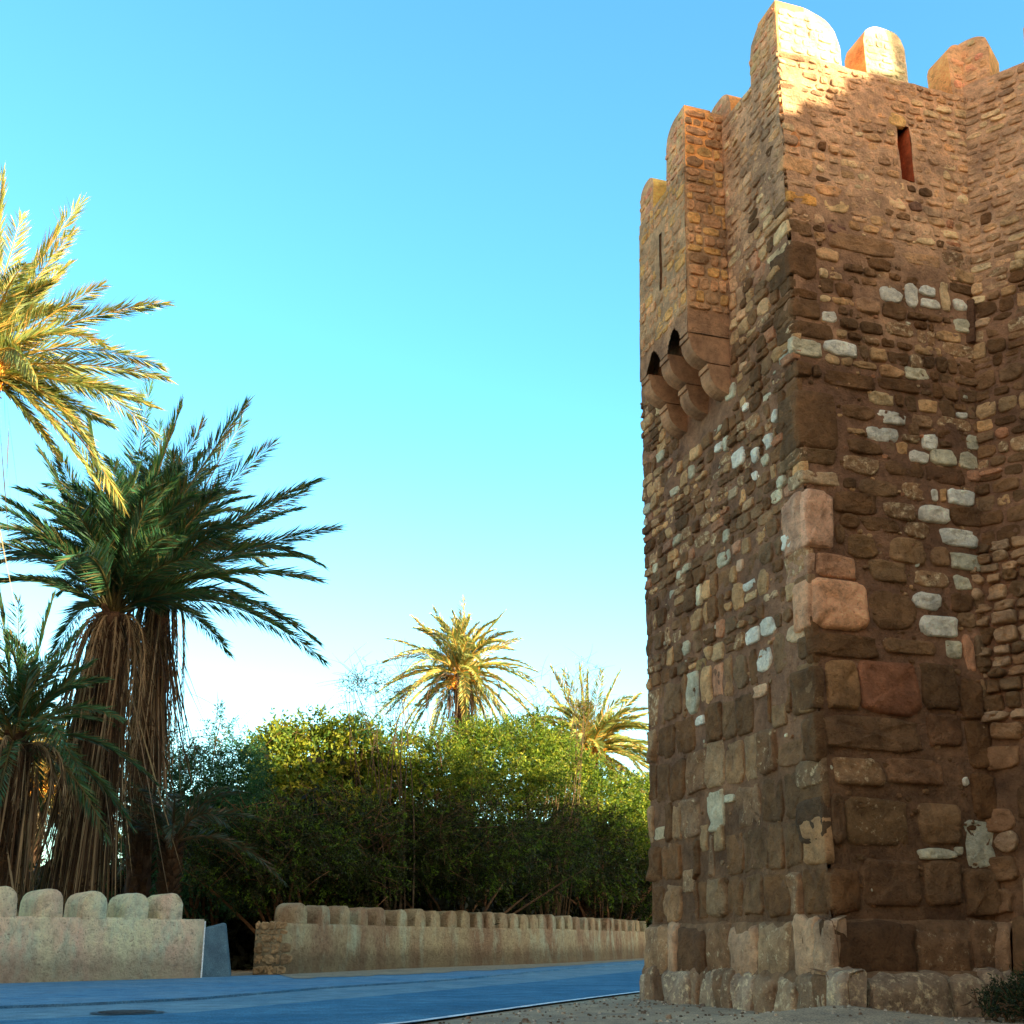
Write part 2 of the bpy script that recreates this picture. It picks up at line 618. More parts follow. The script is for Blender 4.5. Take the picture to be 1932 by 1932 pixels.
EB = explicit_list('B', [
    (1, 1278, 1430, 100, 75, WHITE, 3), (1, 1375, 1430, 60, 110, WHITE, 3.5), (1, 1455, 1410, 78, 52, WHITE, 3),
    (1, 1468, 1472, 95, 48, WHITE, 4), (1, 1540, 1440, 40, 140, (0.56, 0.46, 0.3, .2), 4), (1, 1612, 1480, 65, 60, WHITE, 3.5),
    (1, 980, 1535, 75, 55, WHITE, 3), (1, 1620, 1580, 85, 65, PALEG, 3), (1, 870, 1685, 150, 80, PALEG, 4),
    (1, 1040, 1690, 160, 72, WHITE, 3.5), (1, 1320, 1597, 140, 62, SPOT, 3.5), (1, 1560, 1630, 120, 55, TAN, 3.5),
    (1, 1610, 1700, 165, 62, SPOT, 4), (1, 905, 1600, 200, 80, DARK, 6), (1, 850, 1262, 140, 172, DARK, 5),
    (1, 865, 1495, 140, 95, DARK, 5), (1, 1150, 1190, 320, 85, (0.30, 0.2, 0.12, .2), 4), (1, 975, 1235, 115, 60, (0.5, .34, .2, .2), 3),
    (1, 1430, 1262, 190, 55, (0.42, .29, .18, .2), 4), (1, 1225, 1285, 110, 55, DARK, 3), (1, 1170, 1480, 120, 75, (0.42, .28, .18, .3), 3.4),
    (1, 1295, 1505, 115, 80, DARK, 3.6), (1, 830, 800, 150, 80, (0.56, .38, .22, .2), 5), (1, 980, 925, 120, 55, (0.6, .37, .2, .1), 3),
    (1, 1015, 1000, 120, 60, (0.6, .46, .26, .2), 3.5), (1, 1310, 585, 85, 60, (0.66, .48, .22, .1), 4), (1, 1320, 520, 70, 45, (.55, .38, .24, .1), 3),
    (1, 850, 965, 150, 55, (0.60, .36, .12, .1), 5), (1, 1300, 985, 95, 55, (.6, .46, .3, .2), 3.4), (1, 1400, 1000, 60, 45, (.2, .13, .1, 0), 2.6),
    (1, 1020, 1115, 100, 45, (.2, .11, .09, 0), 3.5), (1, 1190, 985, 80, 45, (.58, .46, .3, .2), 3),
    (2, 1230, 482, 112, 62, (0.52, 0.42, 0.26, .4), 3.5), (2, 1278, 575, 150, 66, WHITE, 3.2), (2, 1585, 605, 160, 62, SPOT, 4),
    (2, 1240, 655, 155, 72, WHITE, 3.6), (2, 1465, 690, 70, 72, WHITE, 4), (2, 1415, 762, 98, 64, WHITE, 3.4),
    (2, 1532, 765, 115, 76, PALEG, 4), (2, 1650, 782, 95, 82, PALEG, 3.6), (2, 1135, 800, 175, 82, SPOT, 4),
    (2, 1672, 695, 58, 70, PALEG, 4), (2, 1615, 957, 130, 82, WHITE, 5), (2, 1487, 1040, 152, 86, WHITE, 3.5),
    (2, 1322, 1022, 150, 84, SPOT, 3.4), (2, 1608, 1152, 188, 86, WHITE, 5), (2, 1650, 1268, 165, 86, PALEG, 5),
    (2, 1475, 1352, 172, 82, SPOT, 4), (2, 1622, 1368, 82, 76, PALEG, 4), (2, 1457, 1457, 132, 92, WHITE, 3),
    (2, 1508, 1578, 185, 106, WHITE, 6), (2, 1580, 1692, 80, 92, PALEG, 5), (2, 1485, 947, 36, 56, WHITE, 3),
    (2, 925, 1062, 140, 290, PINK, 6), (2, 1010, 1290, 205, 118, (0.48, 0.29, 0.19, .3), 4.5), (2, 1025, 1472, 265, 240, SALM, 7),
    (2, 1290, 1500, 222, 186, (.2, .125, .07, .05), 2.8), (2, 1140, 1195, 152, 112, (.2, .13, .07, .3), 2.6), (2, 1358, 1217, 182, 130, (.28, .19, .11, .4), 3.6),
    (2, 1110, 985, 212, 110, DARK, 5), (2, 1215, 912, 184, 80, (.22, .15, .09, .3), 4), (2, 1395, 927, 122, 82, SPOT, 3),
    (2, 1540, 852, 190, 82, (.13, .075, .045, 0), 6), (2, 1345, 822, 185, 72, DARK, 5), (2, 920, 582, 200, 285, DARK, 7),
    (2, 1115, 545, 150, 72, (.22, .14, .08, .3), 3.4), (2, 1430, 590, 100, 62, (.3, .2, .12, .2), 3.4), (2, 1150, 715, 172, 66, DARK, 4),
    (2, 1278, 352, 112, 60, (.42, .28, .16, .2), 3), (2, 1402, 362, 112, 62, PALEG, 3), (2, 1080, 397, 250, 74, DARK, 6),
    (2, 1315, 417, 200, 58, DARK, 5), (2, 1265, 1315, 175, 110, (.24, .16, .09, .2), 4.5), (2, 940, 865, 190, 70, (.4, .3, .2, .9), 4),
    (2, 1078, 1072, 90, 66, DARK, 3), (2, 1230, 1090, 180, 72, DARK, 4), (2, 1410, 1115, 130, 78, SPOT, 3), (2, 1518, 1240, 86, 95, (.3, .2, .12, .2), 4),
    (2, 1650, 1052, 165, 96, (.15, .09, .05, 0), 5), (2, 1618, 1465, 110, 96, (.13, .08, .045, 0), 3), (2, 930, 760, 170, 76, (.2, .13, .07, .2), 5),
    (3, 1050, 105, 330, 110, DARK, 6), (3, 1372, 108, 250, 70, (.25, .16, .09, .2), 6), (3, 1045, 295, 165, 245, (.27, .17, .09, .3), 6),
    (3, 1275, 308, 292, 255, RED, 7), (3, 1512, 300, 172, 240, (.13, .085, .05, .05), 6), (3, 1190, 530, 500, 165, (.19, .12, .07, .1), 6),
    (3, 1538, 512, 170, 160, (.17, .10, .06, 0), 6), (3, 1120, 712, 250, 140, (.26, .17, .1, .75), 5), (3, 1395, 712, 285, 125, (.21, .13, .08, .4), 6),
    (3, 1215, 955, 310, 240, (.17, .115, .065, .6), 7), (3, 1515, 960, 205, 205, (.25, .17, .1, .4), 5), (3, 1492, 1110, 172, 58, PALEG, 3),
    (3, 1285, 1250, 290, 235, (.16, .10, .06, .05), 7), (3, 1530, 1250, 180, 225, (.17, .11, .065, .05), 6), (3, 1640, 760, 30, 44, WHITE, 3),
    (3, 1020, 940, 60, 240, (.10, .065, .04, 0), 5), (3, 1605, 1095, 36, 44, PALEG, 3),
])
EA = explicit_list('A', [
    (2, 700, 685, 52, 110, WHITE, 3.4), (2, 555, 765, 86, 120, WHITE, 3.4), (2, 640, 750, 50, 96, WHITE, 3), (2, 735, 560, 42, 90, WHITE, 3),
    (2, 595, 520, 36, 50, WHITE, 3), (2, 465, 710, 46, 60, WHITE, 3), (2, 520, 445, 60, 110, PALEG, 3.4), (2, 640, 850, 36, 60, WHITE, 3),
    (2, 690, 775, 46, 90, PALEG, 3), (2, 765, 880, 60, 80, PALEG, 3), (2, 180, 755, 50, 72, PALEG, 4), (2, 535, 935, 52, 80, (.5, .42, .3, .4), 3.6),
    (2, 802, 1163, 78, 120, WHITE, 4), (2, 500, 1140, 38, 84, PALEG, 4), (2, 548, 1195, 60, 80, (.5, .3, .2, .3), 4), (2, 570, 1282, 42, 86, (.55, .42, .32, .4), 4),
    (2, 838, 1612, 105, 130, (.5, .4, .28, .6), 3), (2, 685, 1740, 88, 165, WHITE, 2.6), (2, 720, 1430, 90, 56, (.5, .4, .28, .4), 5),
    (2, 272, 1330, 34, 56, PALEG, 3), (2, 232, 1430, 44, 70, PALEG, 3), (2, 385, 1160, 90, 80, SPOT, 4), (2, 250, 925, 50, 60, PALEG, 3),
    (2, 460, 1700, 60, 130, (.4, .3, .18, .3), 4), (2, 380, 1760, 60, 80, (.33, .25, .13, .5), 4), (2, 115, 1010, 40, 70, PALEG, 4),
    (3, 375, 465, 60, 70, WHITE, 4), (3, 665, 320, 80, 90, (.5, .36, .25, .7), 5), (3, 395, 1030, 44, 190, (.34, .25, .15, .5), 7),
    (3, 468, 1030, 60, 190, (.36, .27, .16, .6), 7), (3, 320, 1240, 70, 160, (.3, .21, .13, .7), 7), (3, 180, 1010, 60, 90, (.42, .4, .3, .3), 5),
    (3, 520, 840, 60, 60, PALEG, 4), (3, 760, 440, 90, 160, (.25, .17, .1, .2), 6), (3, 822, 620, 170, 170, (.19, .12, .07, .1), 6),
])
EC = explicit_list('C', [
    (3, 1852, 1048, 118, 100, (.34, .25, .17, .5), 2.4), (3, 1720, 1040, 110, 80, (.2, .13, .08, .4), 3),
    (3, 1790, 950, 200, 120, (.28, .17, .10, .5), 3), (3, 1830, 640, 180, 120, (.24, .15, .09, .4), 4),
    (3, 1790, 1180, 230, 130, (.17, .11, .065, .1), 4), (3, 1800, 1340, 180, 130, (.2, .13, .08, .2), 4),
])

ROWS = make_rows(0.92, SILL - 0.02, 5)
EDGE_A = [0.0]


def top_profile_round(u, u0, u1, zs, zt, left=True, right=True):
    """height of a round-topped merlon at u"""
    w = u1 - u0
    R = 0.42 * w if (left and right) else 0.55 * w
    R = min(R, zt - zs)
    x = u
    if left and x < u0 + R:
        q = (u0 + R - x) / R
        return zt - R + R * math.sqrt(max(0, 1 - q * q))
    if right and x > u1 - R:
        q = (x - (u1 - R)) / R
        return zt - R + R * math.sqrt(max(0, 1 - q * q))
    return zt


def merlon(P, n, u0, u1, zs, zt, T, left, right, parent, mat=M_MERLON, col=(0.66, 0.47, 0.25, 0.2), inner=(0.80, 0.42, 0.16, 0.0), name='merlon', proud=0.004, stones=True, inset=0.0):  # inner: sun and orange bounce light put into rim and back colour
    mb = MB()
    us = np.linspace(u0, u1, 15)
    f0, b0 = [], []
    nz = 7
    fr, bk = {}, {}
    for i, u in enumerate(us):
        zt_i = top_profile_round(u, u0, u1, zs, zt, left, right)
        for j in range(nz):
            z = zs + (zt_i - zs) * j / (nz - 1)
            e = 0.010 * noise.noise(Vector((u * 4, z * 4, 2)))
            ed = 1.0 if (i in (0, 14) or j == nz - 1) else 0
            p = P(u, z)
            jt = Vector((0, 0, 0.012 * noise.noise(Vector((u * 6, z * 6, 7))))) * ed
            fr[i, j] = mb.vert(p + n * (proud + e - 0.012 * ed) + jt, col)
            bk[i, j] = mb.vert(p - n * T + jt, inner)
    for i in range(14):
        for j in range(nz - 1):
            mb.f.append((fr[i, j], fr[i + 1, j], fr[i + 1, j + 1], fr[i, j + 1]))
            mb.f.append((bk[i, j], bk[i, j + 1], bk[i + 1, j + 1], bk[i + 1, j]))
    # the rim gets its own vertices so that its colour and edge stay crisp
    loop = [(0, j) for j in range(nz)] + [(i, nz - 1) for i in range(1, 15)] + [(14, j) for j in range(nz - 2, -1, -1)]
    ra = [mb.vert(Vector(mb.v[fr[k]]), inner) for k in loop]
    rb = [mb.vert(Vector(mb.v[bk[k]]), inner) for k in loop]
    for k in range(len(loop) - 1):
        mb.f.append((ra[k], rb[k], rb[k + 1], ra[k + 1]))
    if stones:
        z = zs + 0.02
        while z < zt - 0.06:
            h = random.uniform(0.10, 0.17)
            u = u0 + 0.02
            while u < u1 - 0.07:
                w = min(random.uniform(0.12, 0.26), u1 - 0.01 - u)
                zc, uc = z + h / 2, u + w / 2
                ok = all(zc + h / 2 < top_profile_round(x, u0, u1, zs, zt, left, right) - 0.015 for x in (u, uc, u + w))
                if ok and w > 0.06:
                    add_stone(mb, lambda a, b: P(a, b) + n * proud, n, uc, zc, w / 2 - 0.016, h / 2 - 0.016, random.uniform(0.006, 0.014), random.uniform(2.6, 4.5),
                              jitc((col[0] * random.uniform(.85, 1.15), col[1] * random.uniform(.85, 1.1), col[2], 0.3), 0.1))
                u += w
            z += h
    o = mb.build(name, mat, parent, smooth=True)
    return o


# ------------------------------------------------------------------ the tower
tower = empty('stone_tower', (3.4, 13.5, 0), 'tall square stone tower with rounded battlements beside the road', 'tower')
SL = [hit('B', 1690, 240), hit('B', 1712, 240), hit('B', 1697, 340), hit('B', 1722, 352)]
slu0, slu1, slz0, slz1 = SL[0][0], SL[1][0] + 0.01, SL[2][1] + 0.02, SL[1][1]
mb = MB()


def wall_fn(P, n, amp=0.030):
    return lambda u, z: P(u, z) + n * (0.020 - 0.006 * smooth(8, 10, z) + amp * (0.5 + 0.5 * smooth(3.0, 3.9, z)) * fbm(P(u, z), 2.6) + 0.006 * fbm(P(u, z), 9))


usA = list(np.linspace(0, 1, 74))
zs = list(np.arange(0.0, SILL, 0.065)) + [SILL]
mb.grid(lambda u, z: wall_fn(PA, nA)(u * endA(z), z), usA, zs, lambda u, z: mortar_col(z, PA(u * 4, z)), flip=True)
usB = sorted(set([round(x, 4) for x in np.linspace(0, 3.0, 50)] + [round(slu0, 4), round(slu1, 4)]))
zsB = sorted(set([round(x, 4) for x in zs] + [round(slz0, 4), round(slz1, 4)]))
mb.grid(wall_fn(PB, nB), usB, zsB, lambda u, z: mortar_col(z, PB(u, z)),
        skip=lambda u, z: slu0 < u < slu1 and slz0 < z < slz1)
# far side of the tower, towards the palms
mb.grid(lambda t, z: PA(endA(z), z) + dB * (t * 3.2) + dA * 0.01 * fbm((t * 9, z * 3, 1)), list(np.linspace(0, 1, 8)), list(np.linspace(0, SILL, 30)),
        lambda u, z: mortar_col(z, (u, z, 3)), flip=True)
bot = [PA(endA(0), 0) - nA * 0.25 - dA * 0.25, near(0) - nA * 0.35 - nB * 0.35, PB(LB(0), 0) - nB * 0.35, PB(LB(0) + 0.5, 0) + dA * 4.2, PA(endA(0), 0) + dB * 3.2 - dA * 0.02]
top = [PA(endA(11), SILL - .1) - nA * 0.25 - dA * 0.25, near(SILL - .1) - nA * 0.35 - nB * 0.35, PB(LB(11), SILL - .1) - nB * 0.35, PB(LB(11) + 0.5, SILL - .1) + dA * 4.2, PA(endA(11), SILL - .1) + dB * 3.2 - dA * 0.02]
bot = [Vector((p.x, p.y, 0)) for p in bot]; top = [Vector((p.x, p.y, SILL - 0.1)) for p in top]
zt_ = 9.6   # the solid body stops below the loophole chamber; parapet walls go on above it
mb.hull(bot, [b.lerp(t, zt_ / SILL) + Vector((0, 0, 0)) for b, t in zip(bot, top)], (0.4, 0.25, 0.15, 0))
# parapet ring (wall 0.5 m thick) above the body


def par_wall(P, n, ua, ub, z0=9.5, z1=SILL, T=0.48):
    us = np.linspace(0, 1, 2)
    q = []
    for z in (z0, z1):
        a, b = P(ua(z), z), P(ub(z), z)
        q.append([a - n * 0.02, b - n * 0.02, b - n * T, a - n * T])
    return q


q = par_wall(PA, nA, lambda z: 0.0, lambda z: endA(z) - .02); mb.hull(q[0], q[1], (0.66, 0.36, 0.18, 0))
for (a, b, z0, z1) in ((0.49, slu0, 9.5, SILL), (slu1, 3.1, 9.5, SILL), (slu0, slu1, 9.5, slz0), (slu0, slu1, slz1, SILL)):
    q = par_wall(PB, nB, lambda z: a, lambda z: b, z0, z1 - (0.006 if z1 == SILL else 0)); mb.hull(q[0], q[1], (0.62, 0.27, 0.12, 0))
ROWS_T = ROWS
SLAV = [((slu0 + slu1) / 2, (slz0 + slz1) / 2, slu1 - slu0, slz1 - slz0)]
BOXAV = [(1.54 + 0.72, 9.6, 1.50, 5.1)]
masonry(mb, 'A', ROWS, lambda z: EDGE_A[0], endA, EA, avoid=BOXAV, wrap_end=True, seed=21)
masonry(mb, 'B', ROWS, lambda z: 0.0, lambda z: LB(z) + 0.05, EB, avoid=SLAV, seed=33)
for (u, z, w, h, c, pw) in EB:
    hg = (0.045 if z > 3.6 else 0.06) if z < 8.8 else 0.03
    if c is SALM: hg = 0.08
    if c is PINK: hg = 0.06
    add_stone(mb, PB, nB, u, z, w / 2, h / 2, hg * random.uniform(.85, 1.25), pw, jitc(c, 0.08), 1.0)
    if u - w / 2 < 0.10 and z < 8.6:     # quoin: its other face shows on the left side
        wa = random.uniform(0.28, 0.5)
        add_stone(mb, PA, nA, wa / 2 - 0.03, z, wa / 2 + 0.01, h / 2, hg, max(pw, 5), jitc((c[0] * .85, c[1] * .9, c[2] * .95, c[3]), 0.08), 1.0)
for (u, z, w, h, c, pw) in EA:
    add_stone(mb, PA, nA, u, z, w / 2, h / 2, 0.045, pw, jitc(c, 0.08), 1.0)
# small chinking stones in the joints
for k in range(900):
    f = random.choice('AB')
    P, n, _ = FACE[f]
    z = random.uniform(1, 9.2); u = random.uniform(0.05, endA(z) if f == 'A' else LB(z))
    if f == 'A' and 1.4 < u < 3.1 and z > 7: continue
    s = random.uniform(0.012, 0.03)
    add_stone(mb, P, n, u, z, s * random.uniform(1, 1.8), s, 0.028, 3, stone_col(f, z), 1, 8)
wall = mb.build('wall', M_STONE, tower)

# arrow slit: splayed jambs, warm light inside put into their reddish colour
mb = MB()
c = (0.34, 0.10, 0.045, 0)
dk = (0.20, 0.09, 0.05, 0)


def slit_pt(u, z, d): return PB(u, z) - nB * d


w0 = 0.10
fr = [slit_pt(slu0, slz0, -0.01), slit_pt(slu1, slz0, -0.01), slit_pt(slu1, slz1, -0.01), slit_pt(slu0, slz1, -0.01)]
bk = [slit_pt(slu0 - 0.02, slz0 + 0.18, .46), slit_pt(slu1 - 0.02, slz0 + 0.18, .46), slit_pt(slu1 - .02, slz1, .46), slit_pt(slu0 - .02, slz1, .46)]
for k in range(4):
    j = (k + 1) % 4
    cc = c if k in (1, 3) else dk
    a = [mb.vert(p, cc) for p in (fr[k], fr[j], bk[j], bk[k])]
    mb.f.append(tuple(a[::-1]))
a = [mb.vert(p, dk) for p in bk]; mb.f.append(tuple(a))
mb.build('arrow_slit', M_CARVED, tower, smooth=False)

# merlons of the two visible sides
LIT = (0.55, 0.53, 0.36, 0.35)  # paler and yellower, sunshine put into the colour of the sunlit merlons
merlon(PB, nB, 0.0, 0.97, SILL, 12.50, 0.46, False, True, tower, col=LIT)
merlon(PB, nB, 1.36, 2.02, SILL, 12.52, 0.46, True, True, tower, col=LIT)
merlon(PB, nB, 2.74, 3.20, SILL, 12.60, 0.46, True, False, tower, col=(0.52, 0.36, 0.22, .2))
merlon(lambda u, z: PA(u, z), nA, 0.0, 0.72, SILL, 12.498, 0.44, False, True, tower, col=(0.50, 0.33, 0.2, .2), proud=0.006)
merlon(PA, nA, 1.30, 2.05, SILL, 12.15, 0.46, True, True, tower, col=(0.48, 0.32, 0.2, .2))
merlon(PA, nA, 2.55, 3.15, SILL, 12.0, 0.46, True, True, tower, col=(0.48, 0.32, 0.2, .2))

# machicolation box on the left side
OFF = 0.61
bu0 = 1.54; bu1 = bu0 + 1.50
ZB = 8.10; ZTOP = 10.75; ZMER = 11.82
Pbox = lambda u, z: PA(u, z) + nA * OFF
box = MB()
bc = lambda u, z: (0.42, 0.30, 0.19, 0.2) if z > 8.5 else (0.36, 0.23, 0.145, 0.2)


def bwall(u, z):
    return Pbox(u, z) + nA * (0.012 + 0.012 * fbm(Pbox(u, z), 3))


# slit position on the outer face
bs = hit('A', 1248, 505, OFF)
bsu = bs[0]
usx = sorted(set([round(x, 3) for x in np.linspace(bu0, bu1, 20)] + [round(bsu - .04, 3), round(bsu + .04, 3)]))
zsx = sorted(set([round(x, 3) for x in np.linspace(ZB + 0.28, ZTOP, 30)] + [9.2, 10.15]))
box.grid(bwall, usx, zsx, bc, skip=lambda u, z: bsu - .04 < u < bsu + .04 and 9.2 < z < 10.15, flip=True)
# bottom band with two pointed arches between the corbels
cw = 0.20
bays = [(bu0 + cw, bu0 + 0.725 - cw / 2), (bu0 + 0.725 + cw / 2, bu1 - cw)]


def in_arch(u, z):
    for a, b in bays:
        if a < u < b:
            m = (a + b) / 2
            if z < ZB + 0.27 * (1 - (abs(u - m) / ((b - a) / 2)) ** 1.6): return True
    return False


usx2 = list(np.linspace(bu0, bu1, 60)); zsx2 = list(np.linspace(ZB, ZB + 0.28, 14))
box.grid(bwall, usx2, zsx2, bc, skip=in_arch, flip=True)
for (ue, sgn) in ((bu0, -1), (bu1, 1)):       # the two ends
    box.grid(lambda t, z: PA(ue, z) + nA * (t * (OFF + .012) - 0.0) + dA * sgn * (0.008 + 0.010 * fbm(PA(ue, z) + nA * t, 3)), list(np.linspace(0, 1, 10)), list(np.linspace(ZB, ZTOP, 40)),
             bc, flip=(sgn > 0))
# inner faces and wall head
for z in (ZTOP,):
    a = [box.vert(p, (0.62, 0.36, 0.18, 0)) for p in (PA(bu0, z), Pbox(bu0, z), Pbox(bu1, z), PA(bu1, z))]
    box.f.append(tuple(a))
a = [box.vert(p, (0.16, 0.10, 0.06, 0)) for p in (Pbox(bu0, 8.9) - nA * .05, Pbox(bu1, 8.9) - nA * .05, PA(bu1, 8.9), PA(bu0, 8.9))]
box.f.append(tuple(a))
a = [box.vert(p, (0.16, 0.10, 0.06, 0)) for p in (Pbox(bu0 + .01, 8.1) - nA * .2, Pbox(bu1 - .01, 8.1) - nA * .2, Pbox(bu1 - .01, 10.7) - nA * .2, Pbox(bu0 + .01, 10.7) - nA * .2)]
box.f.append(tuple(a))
# stones: on the outer face and on the near end
FACE['X'] = (Pbox, nA, dA)
PE = lambda u, z: PA(bu0, z) + nA * (OFF - u) - dA * 0.012
FACE['E'] = (PE, -dA, -nA)
rowsb = []
z = 8.45
while z < ZMER - 0.12:
    h = random.uniform(0.11, 0.22); rowsb.append((z, h)); z += h


def bcol():
    r = random.random()
    return jitc((0.62, 0.40, 0.17, .2) if r < .3 else (0.40, 0.27, .16, .3) if r < .5 else (.54, .34, .2, .1), .14)


for (f, L0, L1) in (('X', bu0, bu1), ('E', 0, OFF)):
    P, n, d = FACE[f]
    for (z, h) in rowsb:
        u = L0
        while u < L1 - 0.05:
            w = min(random.uniform(0.10, 0.36), L1 - u)
            if f == 'X' and z + h > ZTOP: break
            if not (f == 'X' and abs(u + w / 2 - bsu) < w / 2 + .03 and 9.15 < z < 10.2) and w > 0.06:
                add_stone(box, P, n, u + w / 2, z + h / 2, w / 2 - .014, h / 2 - .014, random.uniform(.008, .028), random.uniform(2.4, 4.5), bcol())
            u += w
boxo = box.build('machicolation_box', M_STONE, tower)
merlon(Pbox, nA, bu0 - 0.01, bu0 + 0.60, ZTOP, ZMER, 0.42, False, True, boxo, col=(0.50, 0.33, 0.2, .2))
merlon(Pbox, nA, bu1 - 0.45, bu1 + 0.01, ZTOP, 11.42, 0.36, True, True, boxo, col=(0.50, 0.33, 0.2, .2), inner=(.80, .60, .2, 0))  # yellow inner colour paints sunlight on the far merlon's side
mb = MB()
mb.hull([Pbox(bu0 + .004, 10.7)- nA * .006, Pbox(bu0 + .004, 10.7) - nA * .60, Pbox(bu0 + .22, 10.7) - nA * .60, Pbox(bu0 + .22, 10.7)- nA * .006],
        [Pbox(bu0 + .004, ZMER - .01) - nA * .006, Pbox(bu0 + .004, ZMER - .01) - nA * .62, Pbox(bu0 + .22, ZMER - .01) - nA * .62, Pbox(bu0 + .22, ZMER - .01) - nA * .006], (0.52, 0.34, 0.2, .2))
mb.build('end_parapet', M_MERLON, boxo, smooth=False)
mb = MB()
pts = [Pbox(bsu - .04, 9.2), Pbox(bsu + .04, 9.2), Pbox(bsu + .04, 10.15), Pbox(bsu - .04, 10.15)]
back = [p - nA * .18 for p in pts]
for k in range(4):
    j = (k + 1) % 4
    a = [mb.vert(p, (.2, .12, .07, 0)) for p in (pts[k], pts[j], back[j], back[k])]; mb.f.append(tuple(a))
a = [mb.vert(p, (.06, .04, .03, 0)) for p in back]; mb.f.append(tuple(a))
mb.build('arrow_slit', M_CARVED, boxo, smooth=False)


def corbel(uc):
    """two stacked quarter-round drums, the upper one reaching out to the box face"""
    mb = MB()
    wd = 0.25
    prof = []
    zt = ZB
    for (reach, z_top, hh) in ((OFF + 0.0, zt - 0.004, 0.40), (OFF * 0.56, zt - 0.42, 0.40)):
        ring = [(0.0, z_top), (reach, z_top), (reach, z_top - 0.07), (reach - .025, z_top - 0.075), (reach - .025, z_top - .10)]
        R = hh - 0.10
        for k in range(1, 9):
            t = k / 8 * math.pi / 2
            ring.append((reach - .025 - R * 1.05 * (1 - math.cos(t)), z_top - 0.10 - R * math.sin(t)))
        ring.append((0.0, z_top - hh))
        prof.append(ring)
    for ring in prof:
        sides = []
        for s in (-wd / 2, wd / 2):
            sides.append([mb.vert(PA(uc + s, z) + nA * (x - (0.05 if x == 0 else 0)), (0.30, 0.19, 0.12, 0.2)) for x, z in ring])
        m = len(ring)
        for k in range(m):
            j = (k + 1) % m
            mb.f.append((sides[0][k], sides[0][j], sides[1][j], sides[1][k]))
        mb.f.append(tuple(sides[0][::-1])); mb.f.append(tuple(sides[1]))
    mb.build('corbel', M_CARVED, boxo, smooth=False)


for uc in (bu0 + .135, (bu0 + bu1) / 2, bu1 - .135): corbel(uc)

# plinth: two projecting courses of worn blocks, running round both sides
pl = MB()


def plinth_course(z0, z1, offs, seed, cols, wr):
    rd = random.Random(seed)
    for f in 'AB':
        P0, n, d = FACE[f]
        off, off_o = offs['AB'.index(f)], offs['BA'.index(f)]
        end = (endA(0) if f == 'A' else LB(0) - 0.0) + 0.05
        nn = nB if f == 'A' else nA
        # sloping body
        start = -off_o
        us = list(np.linspace(start, end + (off * .3 if f == 'A' else 0), 50)); 
        pts = [(0.0, z0 - .3), (1, z0), (1.0, z1 - 0.10), (0.72, z1 - 0.02), (-0.2, z1 + 0.02)]
        def fn(u, k):
            i = int(round(k)); s, z = pts[i]
            m = 0.7 if 0 < i < 4 else 1
            return P0(u, z) + n * (off * s * m - 0.02 + 0.03 * fbm((u * 2.3, z * 3, off * 9), 1)) + Vector((0, 0, 0.02 * fbm((u * 2, i, off), 1)))
        pl.grid(fn, us, [0, 1, 2, 3, 4], lambda u, k: (0.20, 0.13, 0.08, 0.2), flip=(f == 'A'))
        u = start
        while u < end:
            w = rd.uniform(*wr) * (0.72 if f == 'A' else 1)
            if u + w > end: w = end - u + (off * .3 if f == 'A' else 0)
            if w < 0.08: break
            cc = rd.choice(cols)
            hh = (z1 - z0)
            top = z1 - rd.uniform(-0.01, 0.10)
            bl = off * rd.uniform(0.72, 1.12)
            # a block is a thick rounded cushion on the front and the same from above
            random.seed(int(u * 1000) + seed)
            block(P0, n, u + w / 2, z0, top, w / 2 - 0.012, bl, jitc(cc, .12))
            u += w


def block(P, n, uc, z0, z1, a, off, col):
    """weathered plinth block with a worn, rounded top edge"""
    off2 = Vector((random.uniform(0, 90), random.uniform(0, 90), 0))
    prof = [(-.02, z0 - .25), (1.0, z0 - .2), (1.0, z0 + (z1 - z0) * .3), (1.0, z0 + (z1 - z0) * .6), (.97, z1 - .10), (.86, z1 - .04), (.66, z1 - .008), (.35, z1 + .006), (0, z1 + .015), (-.3, z1 + .015)]
    xs = [-1, -.985, -.93, -.8, -.5, -.15, .2, .55, .8, .93, .985, 1]
    idx = {}
    for i, x in enumerate(xs):
        e = abs(x)
        pull = 0.045 * max(0, (e - .78) / .22) ** 2
        for j, (s, z) in enumerate(prof):
            nn = noise.noise(Vector((x * 1.7 * a * 6, z * 5, 0)) + off2)
            n2 = noise.noise(Vector((x * a * 22, z * 19, 0)) + off2)
            o = off * s - pull * (1 if s > .2 else .3) + 0.055 * nn + 0.022 * n2
            zz = z - pull * (.7 if j > 4 else 0) + (0.05 * nn + .015 * n2 if j > 3 else 0)
            idx[i, j] = pl.vert(P(uc + x * a * (1 + .03 * nn), zz) + n * o, col)
    for i in range(len(xs) - 1):
        for j in range(len(prof) - 1):
            pl.f.append((idx[i, j], idx[i + 1, j], idx[i + 1, j + 1], idx[i, j + 1]))
    for i in (0, len(xs) - 1):
        pl.f.append(tuple(idx[i, j] for j in range(len(prof))))


plinth_course(0.44, 0.90, (0.13, 0.17), 3, [DARK, (0.2, .13, .08, .6), (.34, .24, .15, .7), (.12, .075, .045, .1), (.40, .28, .19, .5)], (0.3, 1.05))
plinth_course(-0.05, 0.44, (0.22, 0.40), 8, [(.22, .16, .11, .7), (.28, .22, .16, .9), (.15, .10, .065, .4), (.30, .25, .20, .9)], (0.22, 0.95))
pl.build('plinth', M_STONE, tower)

